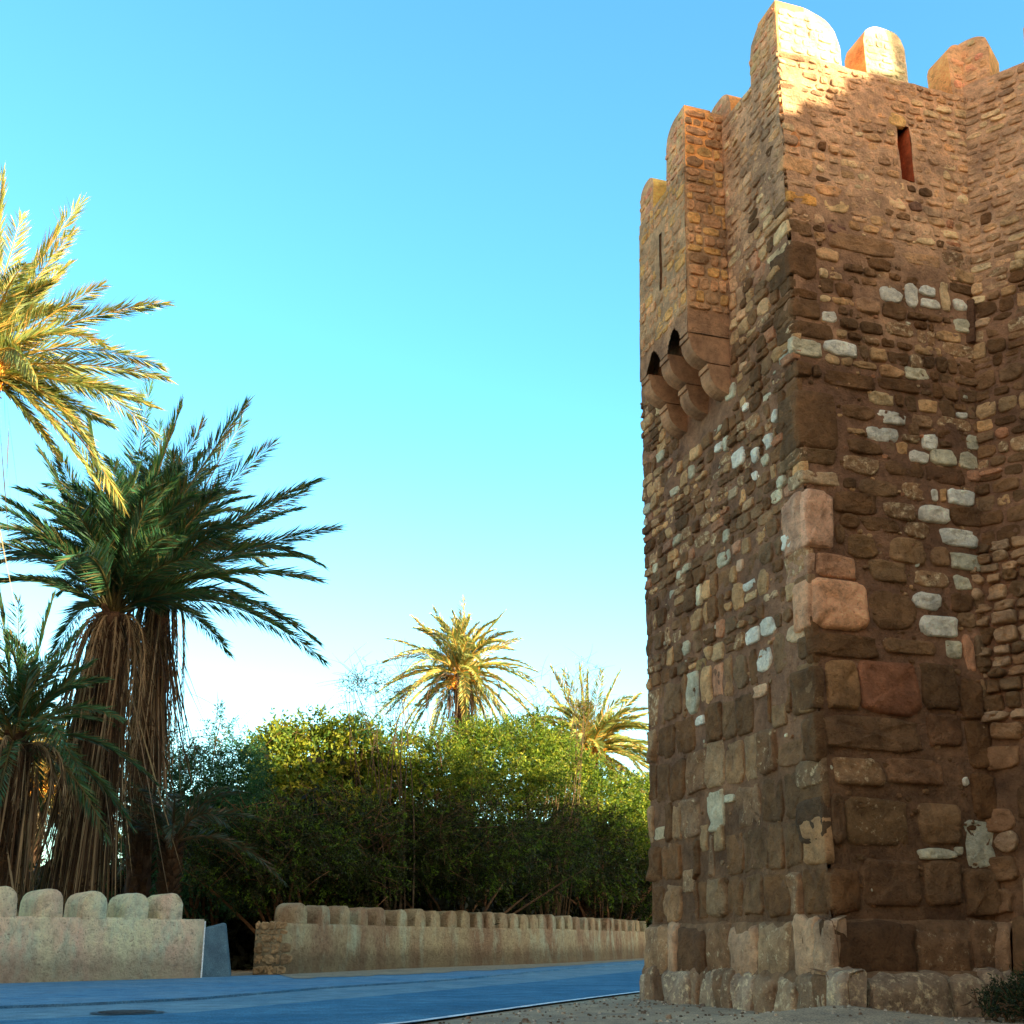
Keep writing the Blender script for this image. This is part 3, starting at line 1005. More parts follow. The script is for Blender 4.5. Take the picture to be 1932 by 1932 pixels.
# ------------------------------------------------------------------ curtain wall on the right
curtain = empty('curtain_wall', (8.0, 10.5, 0), 'rough stone curtain wall joining the tower at the right edge', 'wall')
LC = 15.8
mb = MB()
SILC = 11.80
usC = list(np.arange(-0.25, 2.6, 0.06)) + list(np.linspace(2.7, LC, 30))
zsC = list(np.arange(0, SILC, 0.075)) + [SILC]
mb.grid(wall_fn(PC, nC, 0.034), usC, zsC, lambda u, z: mortar_col(z, PC(u, z)), skip=None)
b0 = [PC(-.6, 0) - nC * .3, PC(LC, 0) - nC * .3, PC(LC, 0) - nC * 1.6, PC(-.6, 0) - nC * 1.6]
t0 = [PC(-.6, SILC - .02) - nC * .02, PC(LC, SILC - .02) - nC * .02, PC(LC, SILC - .02) - nC * 1.2, PC(-.6, SILC - .02) - nC * 1.2]
mb.hull(b0, t0, (.5, .32, .2, 0))
# loose rubble patch, where the facing has fallen away
RU = [hit('C', 1900, 1040)[1], hit('C', 1900, 1400)[1]]
rz1, rz0 = max(RU), min(RU)
random.seed(77)
RAV = [(0.35, (rz0 + rz1) / 2, 1.2, rz1 - rz0)]
rowsC = make_rows(0.5, SILC - .05, 61)
masonry(mb, 'C', rowsC, lambda z: 0.0, lambda z: 2.4, EC, avoid=RAV, quoins=False, seed=52)
for (u, z, w, h, c, pw) in EC:
    add_stone(mb, PC, nC, u, z, w / 2, h / 2, 0.07, pw, jitc(c, .08), 1.2)
z = rz0
while z < rz1:
    h = random.uniform(.11, .22); u = -0.22
    while u < 0.95:
        w = random.uniform(.15, .36)
        add_stone(mb, PC, nC, u + w / 2, z + h / 2, w / 2 - .006, h / 2 - .006, random.uniform(.05, .13), random.uniform(2.8, 5),
                  jitc(random.choice([(.28, .19, .12, .2), (.36, .26, .17, .3), (.18, .12, .07, 0), (.42, .31, .21, .5)]), .15), 1.5)
        u += w
    z += h
# heavier base
for k, (z0, z1, off) in enumerate(((0.0, 0.45, .40), (0.45, 0.95, .2))):
    u = -0.2
    while u < 3.0:
        w = random.uniform(.35, .7)
        pl = mb
        block(PC, nC, u + w / 2, z0 - .05, z1 - random.uniform(0, .1), w / 2 - .01, off, jitc(random.choice([DARK, (.22, .15, .1, .3), (.3, .21, .14, .5)]), .1))
        u += w
mb.build('wall', M_STONE, curtain)
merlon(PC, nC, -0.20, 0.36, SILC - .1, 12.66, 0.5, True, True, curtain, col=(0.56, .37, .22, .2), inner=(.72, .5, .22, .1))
for k in range(12):
    u0 = 0.82 + k * 1.22
    merlon(PC, nC, u0, u0 + .72, SILC, 12.7, 0.5, True, True, curtain, col=(0.52, .35, .21, .2), stones=(k < 2))
# small dark slab added for the shade of a recess by the inner corner
mb = MB()
uq, zq = hit('B', 1872, 600)
uq, zq = 0.03, hit('C', 1873, 600)[1]
mb.hull([PC(-.05, zq - .30) + nC * .03, PC(.05, zq - .30) + nC * .03, PC(.05, zq - .30) + nC * .10, PC(-.05, zq - .30) + nC * .10],
        [PC(-.02, zq + .30) + nC * .03, PC(.06, zq + .30) + nC * .03, PC(.06, zq + .30) + nC * .12, PC(-.02, zq + .30) + nC * .12], (.10, .06, .04, 0))
mb.build('recess_shade_slab', M_STONE, curtain, smooth=False)

# the rest of the fortress, standing to the right of and behind the viewpoint; it shades the street
fort = empty('fortress_rampart', (14, -6, 0), 'long high fortress rampart behind the viewpoint, outside the picture', 'wall')
TX, TY = -SY, SX
mb = MB()


def fpt(s, q, z): return Vector((SX * s + TX * q, SY * s + TY * q, z))


FQ = [(-45, 15.1), (-1, 15.1), (11.1, 15.15), (11.35, 15.35), (11.75, 15.6), (12.0, 15.9), (12.35, 16.05), (12.75, 17.6), (13.2, 22.4), (17.6, 15.4), (70, None)]
for (q0, h), (q1, _) in zip(FQ, FQ[1:]):
    mb.hull([fpt(12.4, q0, -.2), fpt(12.4, q1, -.2), fpt(14.5, q1, -.2), fpt(14.5, q0, -.2)],
            [fpt(12.4, q0, h), fpt(12.4, q1, h), fpt(14.5, q1, h), fpt(14.5, q0, h)], (.45, .30, .18, .2))
mb.build('wall', M_STONE, fort, smooth=False)

# ------------------------------------------------------------------ ground, road, pavement
def mound(x, y):
    d = math.hypot((x - 2.9) / 1.5, (y - 11.0) / .9)
    m = 0.13 * max(0, 1 - d) ** 1.2
    return m + 0.02 * fbm((x, y, 0), 1.5) * max(0, min(1, (x + 1.6) / 1.5))


road_far = [on_ground(*p) for p in ((330, 1917), (599, 1887), (849, 1869), (1048, 1849), (1224, 1830))]
road_near = [on_ground(*p) for p in ((790, 1930), (1048, 1892), (1225, 1870))]
gut = [on_ground(*p) for p in ((0, 1904), (377, 1887), (599, 1866), (849, 1851))]


def side_of_road(x, y):
    """signed distance to the near kerb line, positive on the tower side"""
    a, b = road_near[0], road_near[2]
    d = (b - a).normalized()
    return (x - a.x) * d.y - (y - a.y) * d.x


xs = [-400, -200, -100, -60, -40, -25, -15, -8, -5] + list(np.arange(-3, 7, 0.14)) + [8, 10, 14, 20, 30, 50, 90, 200, 400]
ys = [-200, -80, -30, -10, 0, 4, 7] + list(np.arange(8.5, 20, 0.14)) + [22, 25, 30, 36, 45, 60, 90, 140, 250, 600]
mb = MB()


def gz(x, y):
    s = side_of_road(x, y)
    t = smooth(0.05, 0.5, s) if (8 < y < 20 and -3 < x < 7) else 0
    return (mound(x, y) + 0.03) * t - 0.012 * (1 - t)


mb.grid(lambda x, y: Vector((x, y, gz(x, y))), xs, ys, (0.3, .25, .2, 0))
gr = mb.build('ground', M_DIRT); tag(gr, kind='structure')


def strip(name, left, right, z, mat, n=60):
    """ribbon between two polylines sampled by a smooth fit over y"""
    def fit(pl):
        y = np.array([p.y for p in pl]); x = np.array([p.x for p in pl])
        return x, y
    lx, ly = fit(left); rx, ry = fit(right)
    m = MB()
    for k in range(n + 1):
        t = k / n
        a = Vector((np.interp(t, np.linspace(0, 1, len(lx)), lx), np.interp(t, np.linspace(0, 1, len(ly)), ly), z))
        b = Vector((np.interp(t, np.linspace(0, 1, len(rx)), rx), np.interp(t, np.linspace(0, 1, len(ry)), ry), z))
        wb = 0.25 * (a - b).length * noise.noise(Vector((k * .37, z * 90, 0))) if name in ('dusty_verge', 'road_line') else 0
        b = b + (b - a).normalized() * wb
        for j in range(7):
            m.vert(a.lerp(b, j / 6), (0.2, 0.2, 0.2, 0))
    for k in range(n):
        for j in range(6):
            m.f.append((k * 7 + j, k * 7 + j + 1, (k + 1) * 7 + j + 1, (k + 1) * 7 + j))
    o = m.build(name, mat, smooth=False)
    tag(o, kind='structure')
    return o


V = lambda x, y: Vector((x, y, 0))
RF = [V(-13.5, 2.0), V(-9.0, 7.6), V(-5.6, 10.9), V(-3.35, 12.9), V(-2.3, 15.6), V(-1.0, 18.7), V(0.83, 23.48), V(3.5, 31.5), V(8.5, 46), V(16, 66), V(26, 90)]
RN = [V(-11.5, -1.5), V(-6.6, 3.4), V(-3.2, 8.0), V(-0.9, 11.30), V(0.52, 14.8), V(1.25, 16.5), V(2.9, 20.2), V(6.2, 28.5), V(11.4, 43), V(19, 62), V(29, 86)]
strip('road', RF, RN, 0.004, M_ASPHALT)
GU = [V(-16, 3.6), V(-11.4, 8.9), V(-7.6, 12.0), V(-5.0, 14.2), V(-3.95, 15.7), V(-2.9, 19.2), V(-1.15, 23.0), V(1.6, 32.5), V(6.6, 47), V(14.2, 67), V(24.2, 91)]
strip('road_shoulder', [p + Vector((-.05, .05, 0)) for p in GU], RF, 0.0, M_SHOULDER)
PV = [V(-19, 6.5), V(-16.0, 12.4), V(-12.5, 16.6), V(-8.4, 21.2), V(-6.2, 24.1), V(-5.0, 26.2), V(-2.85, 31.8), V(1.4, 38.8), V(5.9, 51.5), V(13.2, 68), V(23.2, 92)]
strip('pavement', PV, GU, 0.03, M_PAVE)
LN = [p + (q - p).normalized() * 0.10 for p, q in zip(RN, RF)]
LN2 = [p + (q - p).normalized() * 0.0 for p, q in zip(RN, RF)]
strip('road_line', LN, LN2, 0.010, M_LINE, 400)
VG = [p.lerp(q, .55 + .12 * math.sin(i * 2.1)) for i, (p, q) in enumerate(zip(PV, GU))]
strip('dusty_verge', PV[5:], VG[5:], 0.036, M_VERGE, 120)
# kerb drop between pavement and shoulder
mb = MB()
for a, b in zip(GU, GU[1:]):
    m_ = [mb.vert(Vector((p.x, p.y, z)), (0.1, .1, .1, 0)) for p, z in ((a, -.01), (b, -.01), (b, .03), (a, .03))]
    mb.f.append(tuple(m_))
k_ = mb.build('pavement_kerb', M_PAVE, smooth=False); tag(k_, kind='structure')

# manhole cover
mc = on_ground(240, 1912)
mh = MB()
for (r0, r1, z0, z1) in ((0, .30, .014, .014), (.31, .37, .012, .010)):
    n = 40
    a = [mh.vert((mc.x + math.cos(t) * r1, mc.y + math.sin(t) * r1, z1), (.05, .06, .07, 0)) for t in np.linspace(0, 2 * math.pi, n, endpoint=False)]
    if r0 == 0: mh.f.append(tuple(a))
    else:
        b = [mh.vert((mc.x + math.cos(t) * r0, mc.y + math.sin(t) * r0, z0), (.05, .06, .07, 0)) for t in np.linspace(0, 2 * math.pi, n, endpoint=False)]
        for i in range(n): mh.f.append((a[i], a[(i + 1) % n], b[(i + 1) % n], b[i]))
for i in range(-4, 5):
    L_ = math.sqrt(.28 ** 2 - (i * .06) ** 2)
    mh.hull([(mc.x - L_, mc.y + i * .06 - .012, .014), (mc.x + L_, mc.y + i * .06 - .012, .014), (mc.x + L_, mc.y + i * .06 + .012, .014), (mc.x - L_, mc.y + i * .06 + .012, .014)],
            [(mc.x - L_, mc.y + i * .06 - .012, .022), (mc.x + L_, mc.y + i * .06 - .012, .022), (mc.x + L_, mc.y + i * .06 + .012, .022), (mc.x - L_, mc.y + i * .06 + .012, .022)], (.05, .06, .07, 0))
tag(mh.build('manhole_cover', M_IRON, loc=(mc.x, mc.y, 0.01), smooth=False), 'round dark iron manhole cover set in the road shoulder', 'manhole cover')


# ------------------------------------------------------------------ low crenellated roadside walls
def low_wall(path, body_h, thick, mat, parent, merl, mh_, mw, mcol):
    """path: list of Vector on the road side foot, inner side to the left of the path direction"""
    m = MB()
    # resample
    seg = []
    for a, b in zip(path, path[1:]):
        k = max(2, int((b - a).length / 0.25))
        seg += [a.lerp(b, i / k) for i in range(k)]
    seg.append(path[-1])
    rows = []
    for i, p in enumerate(seg):
        a = seg[max(0, i - 1)]; b = seg[min(len(seg) - 1, i + 1)]
        d = (b - a).normalized(); n = Vector((-d.y, d.x, 0))
        wv = 0.02 * fbm((p.x, p.y, 0), 1.3)
        r = []
        for (o, z) in ((0, -.1), (0, .25), (.01, .6), (.015, body_h - .06), (.035, body_h - .01), (.08, body_h), (thick - .06, body_h), (thick, body_h - .05), (thick, -.1)):
            r.append(m.vert(p + n * (o + wv + .012 * fbm((p.x * 2, p.y * 2, z * 2), 1)) + Vector((0, 0, z + wv * .6 * (z > .5))), (0.5, .4, .3, 0)))
        rows.append(r)
    for a, b in zip(rows, rows[1:]):
        for j in range(len(a) - 1):
            m.f.append((a[j], b[j], b[j + 1], a[j + 1]))
    m.f.append(tuple(rows[0])); m.f.append(tuple(rows[-1][::-1]))
    m.build('wall_body', mat, parent)
    # merlons
    cum = [0]
    for a, b in zip(seg, seg[1:]): cum.append(cum[-1] + (b - a).length)
    for (s, w) in merl:
        p = Vector((np.interp(s, cum, [q.x for q in seg]), np.interp(s, cum, [q.y for q in seg]), 0))
        k = min(len(seg) - 2, max(0, int(np.searchsorted(cum, s)) - 1))
        d = (seg[k + 1] - seg[k]).normalized(); n = Vector((-d.y, d.x, 0))
        mm = MB()
        hh = mh_ * random.uniform(.95, 1.05)
        prof = []
        R = w * .42
        for t in np.linspace(0, 1, 5): prof.append((-w / 2 * (1.03 - .03 * t), body_h - .04 + (hh - R) * t))
        for t in np.linspace(0.12, math.pi - 0.12, 9):
            prof.append((-math.cos(t) * w / 2 * .98, body_h - .04 + hh - R + math.sin(t) * R))
        for t in np.linspace(1, 0, 5): prof.append((w / 2 * (1.03 - .03 * t), body_h - .04 + (hh - R) * t))
        offs = [.03, .05, .10, .25, thick - .3, thick - .12, thick - .05]
        sc = [.96, .99, 1, 1, 1, .98, .92]
        rg = []
        ox = random.uniform(0, 99)
        for o, s_ in zip(offs, sc):
            r = []
            for (x, z) in prof:
                e = .022 * noise.noise(Vector((x * 5 + ox, o * 5, z * 5)))
                zz = body_h - .04 + (z - body_h + .04) * (s_ * .5 + .5)
                r.append(mm.vert(p + d * (x * s_ + e) + n * (o + e) + Vector((0, 0, zz + e)), (.5, .4, .3, 0)))
            rg.append(r)
        for a, b in zip(rg, rg[1:]):
            for j in range(len(a) - 1): mm.f.append((a[j], b[j], b[j + 1], a[j + 1]))
        mm.f.append(tuple(rg[0])); mm.f.append(tuple(rg[-1][::-1]))
        mm.build('merlon', mat, parent)
    return cum[-1]


def arc_at(path, px):
    """arc length at which the sight line of picture column px meets the path"""
    r = ray(px, 1760)
    s = 0
    for a, b in zip(path, path[1:]):
        d = b - a
        det = r.x * (-d.y) + d.x * r.y
        t = (a.x * -d.y + d.x * a.y) / det
        u = (r.x * a.y - r.y * a.x) / det
        if -1e-6 <= u <= 1 + 1e-6: return s + u * d.length
        s += d.length
    return None


W1 = [Vector((-12.6, 16.1, 0)), Vector((-8.6, 20.72, 0)), Vector((-6.03, 23.8, 0))]
wall1 = empty('roadside_wall', (-8.6, 20.8, 0), 'pale low plaster wall with rounded merlons at the left edge of the picture', 'wall', 'low roadside walls')
ms = []
for px in (357 / 1.06 - 15, 289 / 1.06 - 17, 205 / 1.06 - 18, 116 / 1.06 - 19, 22 / 1.06 - 20):
    ms.append((arc_at(W1, px), 0.50))
s0 = ms[-1][0]
for k in range(1, 5): ms.append((s0 - .93 * k, .5))
L1 = low_wall(W1, 1.10, 0.72, M_PLASTER, wall1, ms, 0.50, .5, None)
m = MB()
d = (W1[2] - W1[1]).normalized(); n = Vector((-d.y, d.x, 0)); e = W1[2]
m.hull([e + d * .003 - n * .012, e + d * .03 - n * .012, e + d * .03 + n * .70, e + d * .003 + n * .7],
       [e + d * .003 + n * .02 + Vector((0, 0, 1.06)), e + d * .03 + n * .02 + Vector((0, 0, 1.06)), e + d * .03 + n * .66 + Vector((0, 0, 1.06)), e + d * .003 + n * .66 + Vector((0, 0, 1.06))], (.7, .7, .7, 0))
m.build('whitewashed_end', M_WHITE, wall1, smooth=False)

# grey tapering stub block next to it
b0, b1 = on_ground(379, 1850), on_ground(433, 1843)
b0 = Vector((-6.05, 23.95, 0)) + Vector((0.02, 0, 0)); 
ba = at_y(379, 1849, 24.2); bb = at_y(434, 1846, 24.6); bc_ = at_y(424, 1744, 24.9); bd = at_y(382, 1751, 24.5)
dep = Vector((-.15, .8, 0))
m = MB()
A0 = Vector((ba.x, ba.y, 0)); B0 = Vector((bb.x, bb.y, 0))
m.hull([A0, B0, B0 + dep, A0 + dep],
       [Vector((bd.x, bd.y, bd.z)), Vector((bc_.x, bc_.y, bc_.z + .04)), Vector((bc_.x, bc_.y, bc_.z + .04)) + dep * .8, Vector((bd.x, bd.y, bd.z)) + dep * .8], (.3, .35, .35, 0))
o = m.build('concrete_stub', M_BLOCK, loc=(A0.x, A0.y, 0), smooth=False)
bv = o.modifiers.new('bevel', 'BEVEL'); bv.width = .04; bv.segments = 3
tag(o, 'blue-grey tapering concrete stub at the end of the left low wall, beside the gap', 'block')

W2 = [Vector((-4.95, 25.9, 0)), Vector((-4.1, 27.9, 0)), Vector((-2.87, 31.3, 0)), Vector((-.9, 35.0, 0)), Vector((1.36, 38.9, 0)), Vector((3.4, 44.3, 0)), Vector((5.75, 51.2, 0)), Vector((8.8, 60, 0))]
wall2 = empty('roadside_wall', (-2.87, 31.5, 0), 'long brown low wall with a row of rounded merlons curving away behind the tower', 'wall', 'low roadside walls')
ms = []
xr = [608, 655, 697, 733, 769, 811, 848, 878, 912, 938, 966, 989, 1014, 1036, 1056, 1076, 1093, 1112, 1132, 1148, 1163, 1180, 1194, 1207, 1224, 1233, 1247, 1260, 1274, 1284, 1298]
for px in xr:
    s = arc_at(W2, px / 1.06 - 5)
    if s is not None: ms.append((s, .50))
low_wall(W2, 1.06, 0.62, M_PLASTER2, wall2, ms, 0.46, .5, None)
# broken rubble end face of the far wall
m = MB()
we = Vector((-4.95, 25.9, 0)); wd_ = (Vector((-4.1, 27.9, 0)) - we).normalized(); wn_ = Vector((-wd_.y, wd_.x, 0))
PW = lambda u, z: we + wn_ * (.60 - u) - wd_ * .0 + Vector((0, 0, z))
nw = -wd_
z = 0.02
while z < 1.0:
    h = random.uniform(.09, .24); u = -.02
    while u < .64:
        w = random.uniform(.10, .34)
        add_stone(m, PW, nw, u + w / 2, z + h / 2, w / 2 - .006, h / 2 - .006, random.uniform(.008, .03), 3, jitc((.30, .24, .15, .4), .15), 2.2)
        u += w
    z += h
m.build('rubble_end', M_STONE, wall2)

# ------------------------------------------------------------------ vegetation builders
def arr(c): return np.array(c, dtype=float)


def leaf_quads(P, D, L, W, fold=None):
    """pointed leaves: P base (N,3), D direction (N,3), L length, W width arrays"""
    n = len(P)
    D = D / np.linalg.norm(D, axis=1, keepdims=True)
    R = RNG.normal(size=(n, 3)) if fold is None else fold
    S = np.cross(D, R); S /= np.linalg.norm(S, axis=1, keepdims=True) + 1e-9
    L = np.broadcast_to(L, (n,))[:, None]; W = np.broadcast_to(W, (n,))[:, None]
    m = P + D * L * .45
    return np.stack([P, m + S * W / 2, P + D * L, m - S * W / 2], axis=1)


def pal_cols(n, pal, amp=.25):
    pal = arr(pal)
    c = pal[RNG.integers(0, len(pal), n)]
    k = 1 + RNG.uniform(-amp, amp, (n, 1))
    return np.concatenate([c * k, np.zeros((n, 1))], axis=1)


def frond(base, ctrl, tip, nl, ll, lw, pal, droop=.25, up=None, dead=False):
    """a feather palm leaf: rachis on a Bezier with narrow leaflets on both sides"""
    b, c, t = arr(base), arr(ctrl), arr(tip)
    s = np.linspace(0.13, 1.0, nl)
    s = np.repeat(s, 2) + RNG.uniform(-.004, .004, nl * 2)
    s = np.clip(s, 0, 1)
    side = np.tile([1., -1.], nl)
    p = ((1 - s) ** 2)[:, None] * b + (2 * s * (1 - s))[:, None] * c + (s ** 2)[:, None] * t
    tg = (2 * (1 - s))[:, None] * (c - b) + (2 * s)[:, None] * (t - c)
    tg /= np.linalg.norm(tg, axis=1, keepdims=True)
    upv = arr((0, 0, 1)) + RNG.normal(size=3) * .38
    upv = upv / np.linalg.norm(upv)
    lat = np.cross(tg, upv); nn = np.linalg.norm(lat, axis=1, keepdims=True)
    lat = np.where(nn > .1, lat / (nn + 1e-9), arr((1, 0, 0)))
    nrm = np.cross(lat, tg)
    ang = np.where(s > .93, .3, .78 - .3 * s) + RNG.uniform(-.16, .16, len(s))
    D = tg * np.cos(ang)[:, None] + (lat * side[:, None] * .9 + nrm * (RNG.uniform(.15, .65, len(s)))[:, None]) * np.sin(ang)[:, None]
    D[:, 2] -= droop * RNG.uniform(.5, 1.4, len(s))
    Ls = ll * (0.35 + 0.65 * np.sin(np.pi * np.clip(s * .82 + .12, 0, 1))) * RNG.uniform(.8, 1.12, len(s))
    Q = leaf_quads(p, D, Ls, lw * RNG.uniform(.8, 1.2, len(s)), fold=tg + RNG.normal(size=tg.shape) * .35)
    C = pal_cols(len(s), pal, .22)
    # rachis as a narrow crossed pair of ribbons
    k = 12
    ss = np.linspace(0, 1, k + 1)
    pp = ((1 - ss) ** 2)[:, None] * b + (2 * ss * (1 - ss))[:, None] * c + (ss ** 2)[:, None] * t
    rr = .035 * (1 - ss * .85)
    l0 = np.cross(pp[-1] - pp[0], upv); l0 = l0 / (np.linalg.norm(l0) + 1e-9) if np.linalg.norm(l0) > .05 else arr((1, 0, 0))
    n0 = np.cross(l0, (pp[-1] - pp[0])); n0 = n0 / np.linalg.norm(n0)
    rq = []
    for ax in (l0, n0):
        for i in range(k):
            rq.append([pp[i] - ax * rr[i], pp[i] + ax * rr[i], pp[i + 1] + ax * rr[i + 1], pp[i + 1] - ax * rr[i + 1]])
    rq = arr(rq)
    rc = pal_cols(len(rq), [pal[-1]], .1)
    return [Q, rq], [C, rc]


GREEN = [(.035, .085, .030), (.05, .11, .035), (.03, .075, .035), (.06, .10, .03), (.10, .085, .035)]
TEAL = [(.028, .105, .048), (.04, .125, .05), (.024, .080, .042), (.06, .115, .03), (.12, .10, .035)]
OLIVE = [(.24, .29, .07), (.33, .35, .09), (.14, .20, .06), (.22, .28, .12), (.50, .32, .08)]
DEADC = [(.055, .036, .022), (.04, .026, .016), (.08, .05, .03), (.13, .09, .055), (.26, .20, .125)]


def palm(name, base, top, label, n_fr, fl, pal, explicit=(), yspread=1.0, trunk_r=.28, skirt=0, skirt_len=2.5, skirt_w=.5, dates=0, nl=85, ll=.42, lw=.028, lean=None, el=(-35, 85), group=None, seedv=1, skirt_pal=DEADC, dead_n=8, el_pow=.8):
    random.seed(seedv)
    global RNG
    RNG = np.random.default_rng(seedv)
    base, top = Vector(base), Vector(top)
    t = empty(name, (base.x, base.y, 0), label, 'palm tree', group or 'palm trees beyond the low walls')
    # trunk with leaf-base scars
    m = MB()
    mid = base.lerp(top, .5) + Vector((random.uniform(-.1, .1), random.uniform(-.1, .1), 0))
    k = 34
    pts = []
    rad = []
    for i in range(k + 1):
        s = i / k
        p = base * (1 - s) ** 2 + mid * 2 * s * (1 - s) + top * s * s
        pts.append(p); rad.append(trunk_r * (1.15 - .3 * s + (.18 if i % 2 else 0) + (.08 * max(0, (s - .92) / .08))))
    m.tube(pts, rad, lambda p: jitc((.05, .036, .026, .1), .3), 12, .12)
    for i in range(420):     # stubs of old leaf bases
        s = random.uniform(.1, 1.0); a = random.uniform(0, 6.28)
        p = base * (1 - s) ** 2 + mid * 2 * s * (1 - s) + top * s * s
        o = Vector((math.cos(a), math.sin(a), 0))
        r = trunk_r * (1.1 - .25 * s)
        w = random.uniform(.05, .12)
        tt = Vector((-o.y, o.x, 0))
        q = [p + o * r * .9 - tt * w, p + o * r * .9 + tt * w, p + o * (r + .17) + tt * w * .5 + Vector((0, 0, .2)), p + o * (r + .17) - tt * w * .5 + Vector((0, 0, .2))]
        c_ = jitc((.075, .052, .034, 0), .35)
        ix = [m.vert(x, c_) for x in q]; m.f.append(tuple(ix))
    m.build('trunk', M_BARK, t)
    Qs, Cs = [], []
    for (px, py, dy, sag) in explicit:
        tip = at_y(px, py, top.y + dy)
        d = tip - top
        ctrl = top + Vector((d.x * .42, d.y * .42, d.z * .5 + sag * d.length))
        q, c = frond(top, ctrl, tip, nl, ll * min(1.15, .6 + d.length / fl * .5), lw, pal)
        Qs += q; Cs += c
    for i in range(n_fr):
        a = i * 2.39996 + random.uniform(-.3, .3)
        u = (i + .5) / n_fr
        e = math.radians(el[0] + (el[1] - el[0]) * (u ** el_pow)) + random.uniform(-.1, .1)
        L = fl * random.uniform(.85, 1.08) * (.82 + .2 * math.cos(e))
        h = Vector((math.cos(a), math.sin(a) * yspread, 0))
        d0 = (h * math.cos(e + .35) + Vector((0, 0, math.sin(min(1.5, e + .35)))))
        ctrl = top + d0 * L * .5
        e2 = e - .32
        tip = top + h * L * math.cos(e) * .95 + Vector((0, 0, math.sin(e2) * L * .92))
        q, c = frond(top + h * .1, ctrl, tip, nl, ll, lw, pal)
        Qs += q; Cs += c
    quads_obj('crown', np.concatenate(Qs), np.concatenate(Cs), M_PALM, t)
    Qs, Cs = [], []
    if skirt or dead_n:
        for i in range(dead_n):     # hanging dead fronds
            a = random.uniform(0, 6.28)
            h = Vector((math.cos(a), math.sin(a), 0))
            L = skirt_len * random.uniform(.3, 1.0)
            out = random.uniform(.6, 1.9) * skirt_w
            ctrl = top + h * out * 1.3 + Vector((0, 0, .25))
            ln = (base - top) / max(.1, top.z - base.z)
            tip = top + h * out + ln * L + Vector((random.uniform(-.2, .2), 0, 0))
            q, c = frond(top + h * .1 - Vector((0, 0, .1)), ctrl, tip, 45, .45, .02, skirt_pal, droop=1.2)
            Qs += q; Cs += c
        if skirt:
            n = skirt
            a = RNG.uniform(0, 6.28, n); r = skirt_w * np.sqrt(RNG.uniform(.25, 1, n))
            L = skirt_len * RNG.uniform(.15, 1, n) ** .8
            z0 = top.z - RNG.uniform(0, .45, n) * skirt_len
            fx = (top.z - z0) / max(.1, top.z - base.z)
            cx = top.x + (base.x - top.x) * fx; cy = top.y + (base.y - top.y) * fx
            P = np.stack([cx + np.cos(a) * r * .7, cy + np.sin(a) * r * .7, z0], 1)
            D = np.stack([np.cos(a) * .05, np.sin(a) * .05, -np.ones(n)], 1) + RNG.normal(size=(n, 3)) * .045
            far = RNG.uniform(0, 1, n) < .14
            D[:, :2] *= np.where(far, 3.5, 1)[:, None]
            sl = (top - base).normalized()
            D[:, 0] -= sl.x * .9
            Q = leaf_quads(P, D, L, RNG.uniform(.012, .05, n))
            Qs.append(Q); Cs.append(pal_cols(n, skirt_pal, .4))
        quads_obj('dead_fronds', np.concatenate(Qs), np.concatenate(Cs), M_DRY, t)
    for i in range(dates):
        a = random.uniform(0, 6.28)
        h = Vector((math.cos(a), math.sin(a), 0))
        cpos = top + h * random.uniform(.35, .7) + Vector((0, 0, random.uniform(-.45, .25)))
        n = 260
        P = arr(cpos) + np.clip(RNG.normal(size=(n, 3)), -1.7, 1.7) * arr((.12, .12, .16))
        D = RNG.normal(size=(n, 3)) * .4 + arr((0, 0, -1))
        P2 = np.repeat(arr(top)[None], 40, 0) + RNG.normal(size=(40, 3)) * .04
        D2 = (P[:40] - P2)
        Q = np.concatenate([leaf_quads(P, D, .09, .045), leaf_quads(P2, D2, np.linalg.norm(D2, axis=1), .02)])
        quads_obj('date_cluster', Q, pal_cols(len(Q), [(.72, .30, .035), (.62, .22, .03), (.75, .42, .08)], .2), M_DRY, t)
    return t


# ---- palms
Y1 = 20.5
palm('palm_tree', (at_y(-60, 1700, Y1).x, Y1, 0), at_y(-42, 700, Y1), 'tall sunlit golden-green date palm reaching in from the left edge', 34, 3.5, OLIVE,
     explicit=[(150, 385, 0, .05), (135, 440, -.8, .05), (125, 500, .6, .08), (188, 540, -.5, .05), (308, 572, 0, .14), (300, 690, .8, .25), (312, 712, -.8, .12), (260, 745, .4, .06),
               (5, 330, 0, 0), (40, 410, .9, .0), (290, 765, -.5, .10), (210, 800, .8, .12), (175, 900, -.4, .25), (110, 860, .3, .2)],
     trunk_r=.24, dates=5, nl=150, ll=.58, lw=.028, seedv=4, dead_n=5, skirt=60, skirt_len=4.0, skirt_w=.9)
Y2 = 25.5
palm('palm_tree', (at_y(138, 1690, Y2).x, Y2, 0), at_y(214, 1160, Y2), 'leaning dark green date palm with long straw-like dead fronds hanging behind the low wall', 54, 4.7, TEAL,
     explicit=[(462, 765, -.5, .02), (512, 840, .5, .04), (592, 908, -.5, .08), (628, 996, .6, .09), (598, 1092, -.4, .22), (594, 1205, .4, .38), (568, 930, .9, .06), (535, 1185, -.7, .3),
               (283, 728, .3, 0), (340, 770, -.6, .0), (382, 800, .7, .0), (172, 795, -.7, .02), (80, 855, .2, .04), (18, 945, -.6, .1), (95, 1000, .8, .1), (55, 1090, -.2, .16), (110, 860, -1.6, .03), (215, 880, -2.0, 0), (290, 900, -2.4, 0), (230, 900, 2, 0), (420, 1130, -1.4, .2), (0, 960, 1, .12)],
     trunk_r=.36, skirt=1000, skirt_len=6.6, skirt_w=.62, dead_n=46, nl=180, ll=.74, lw=.029, seedv=9, el=(0, 88), el_pow=.55)
Y3 = 27.5
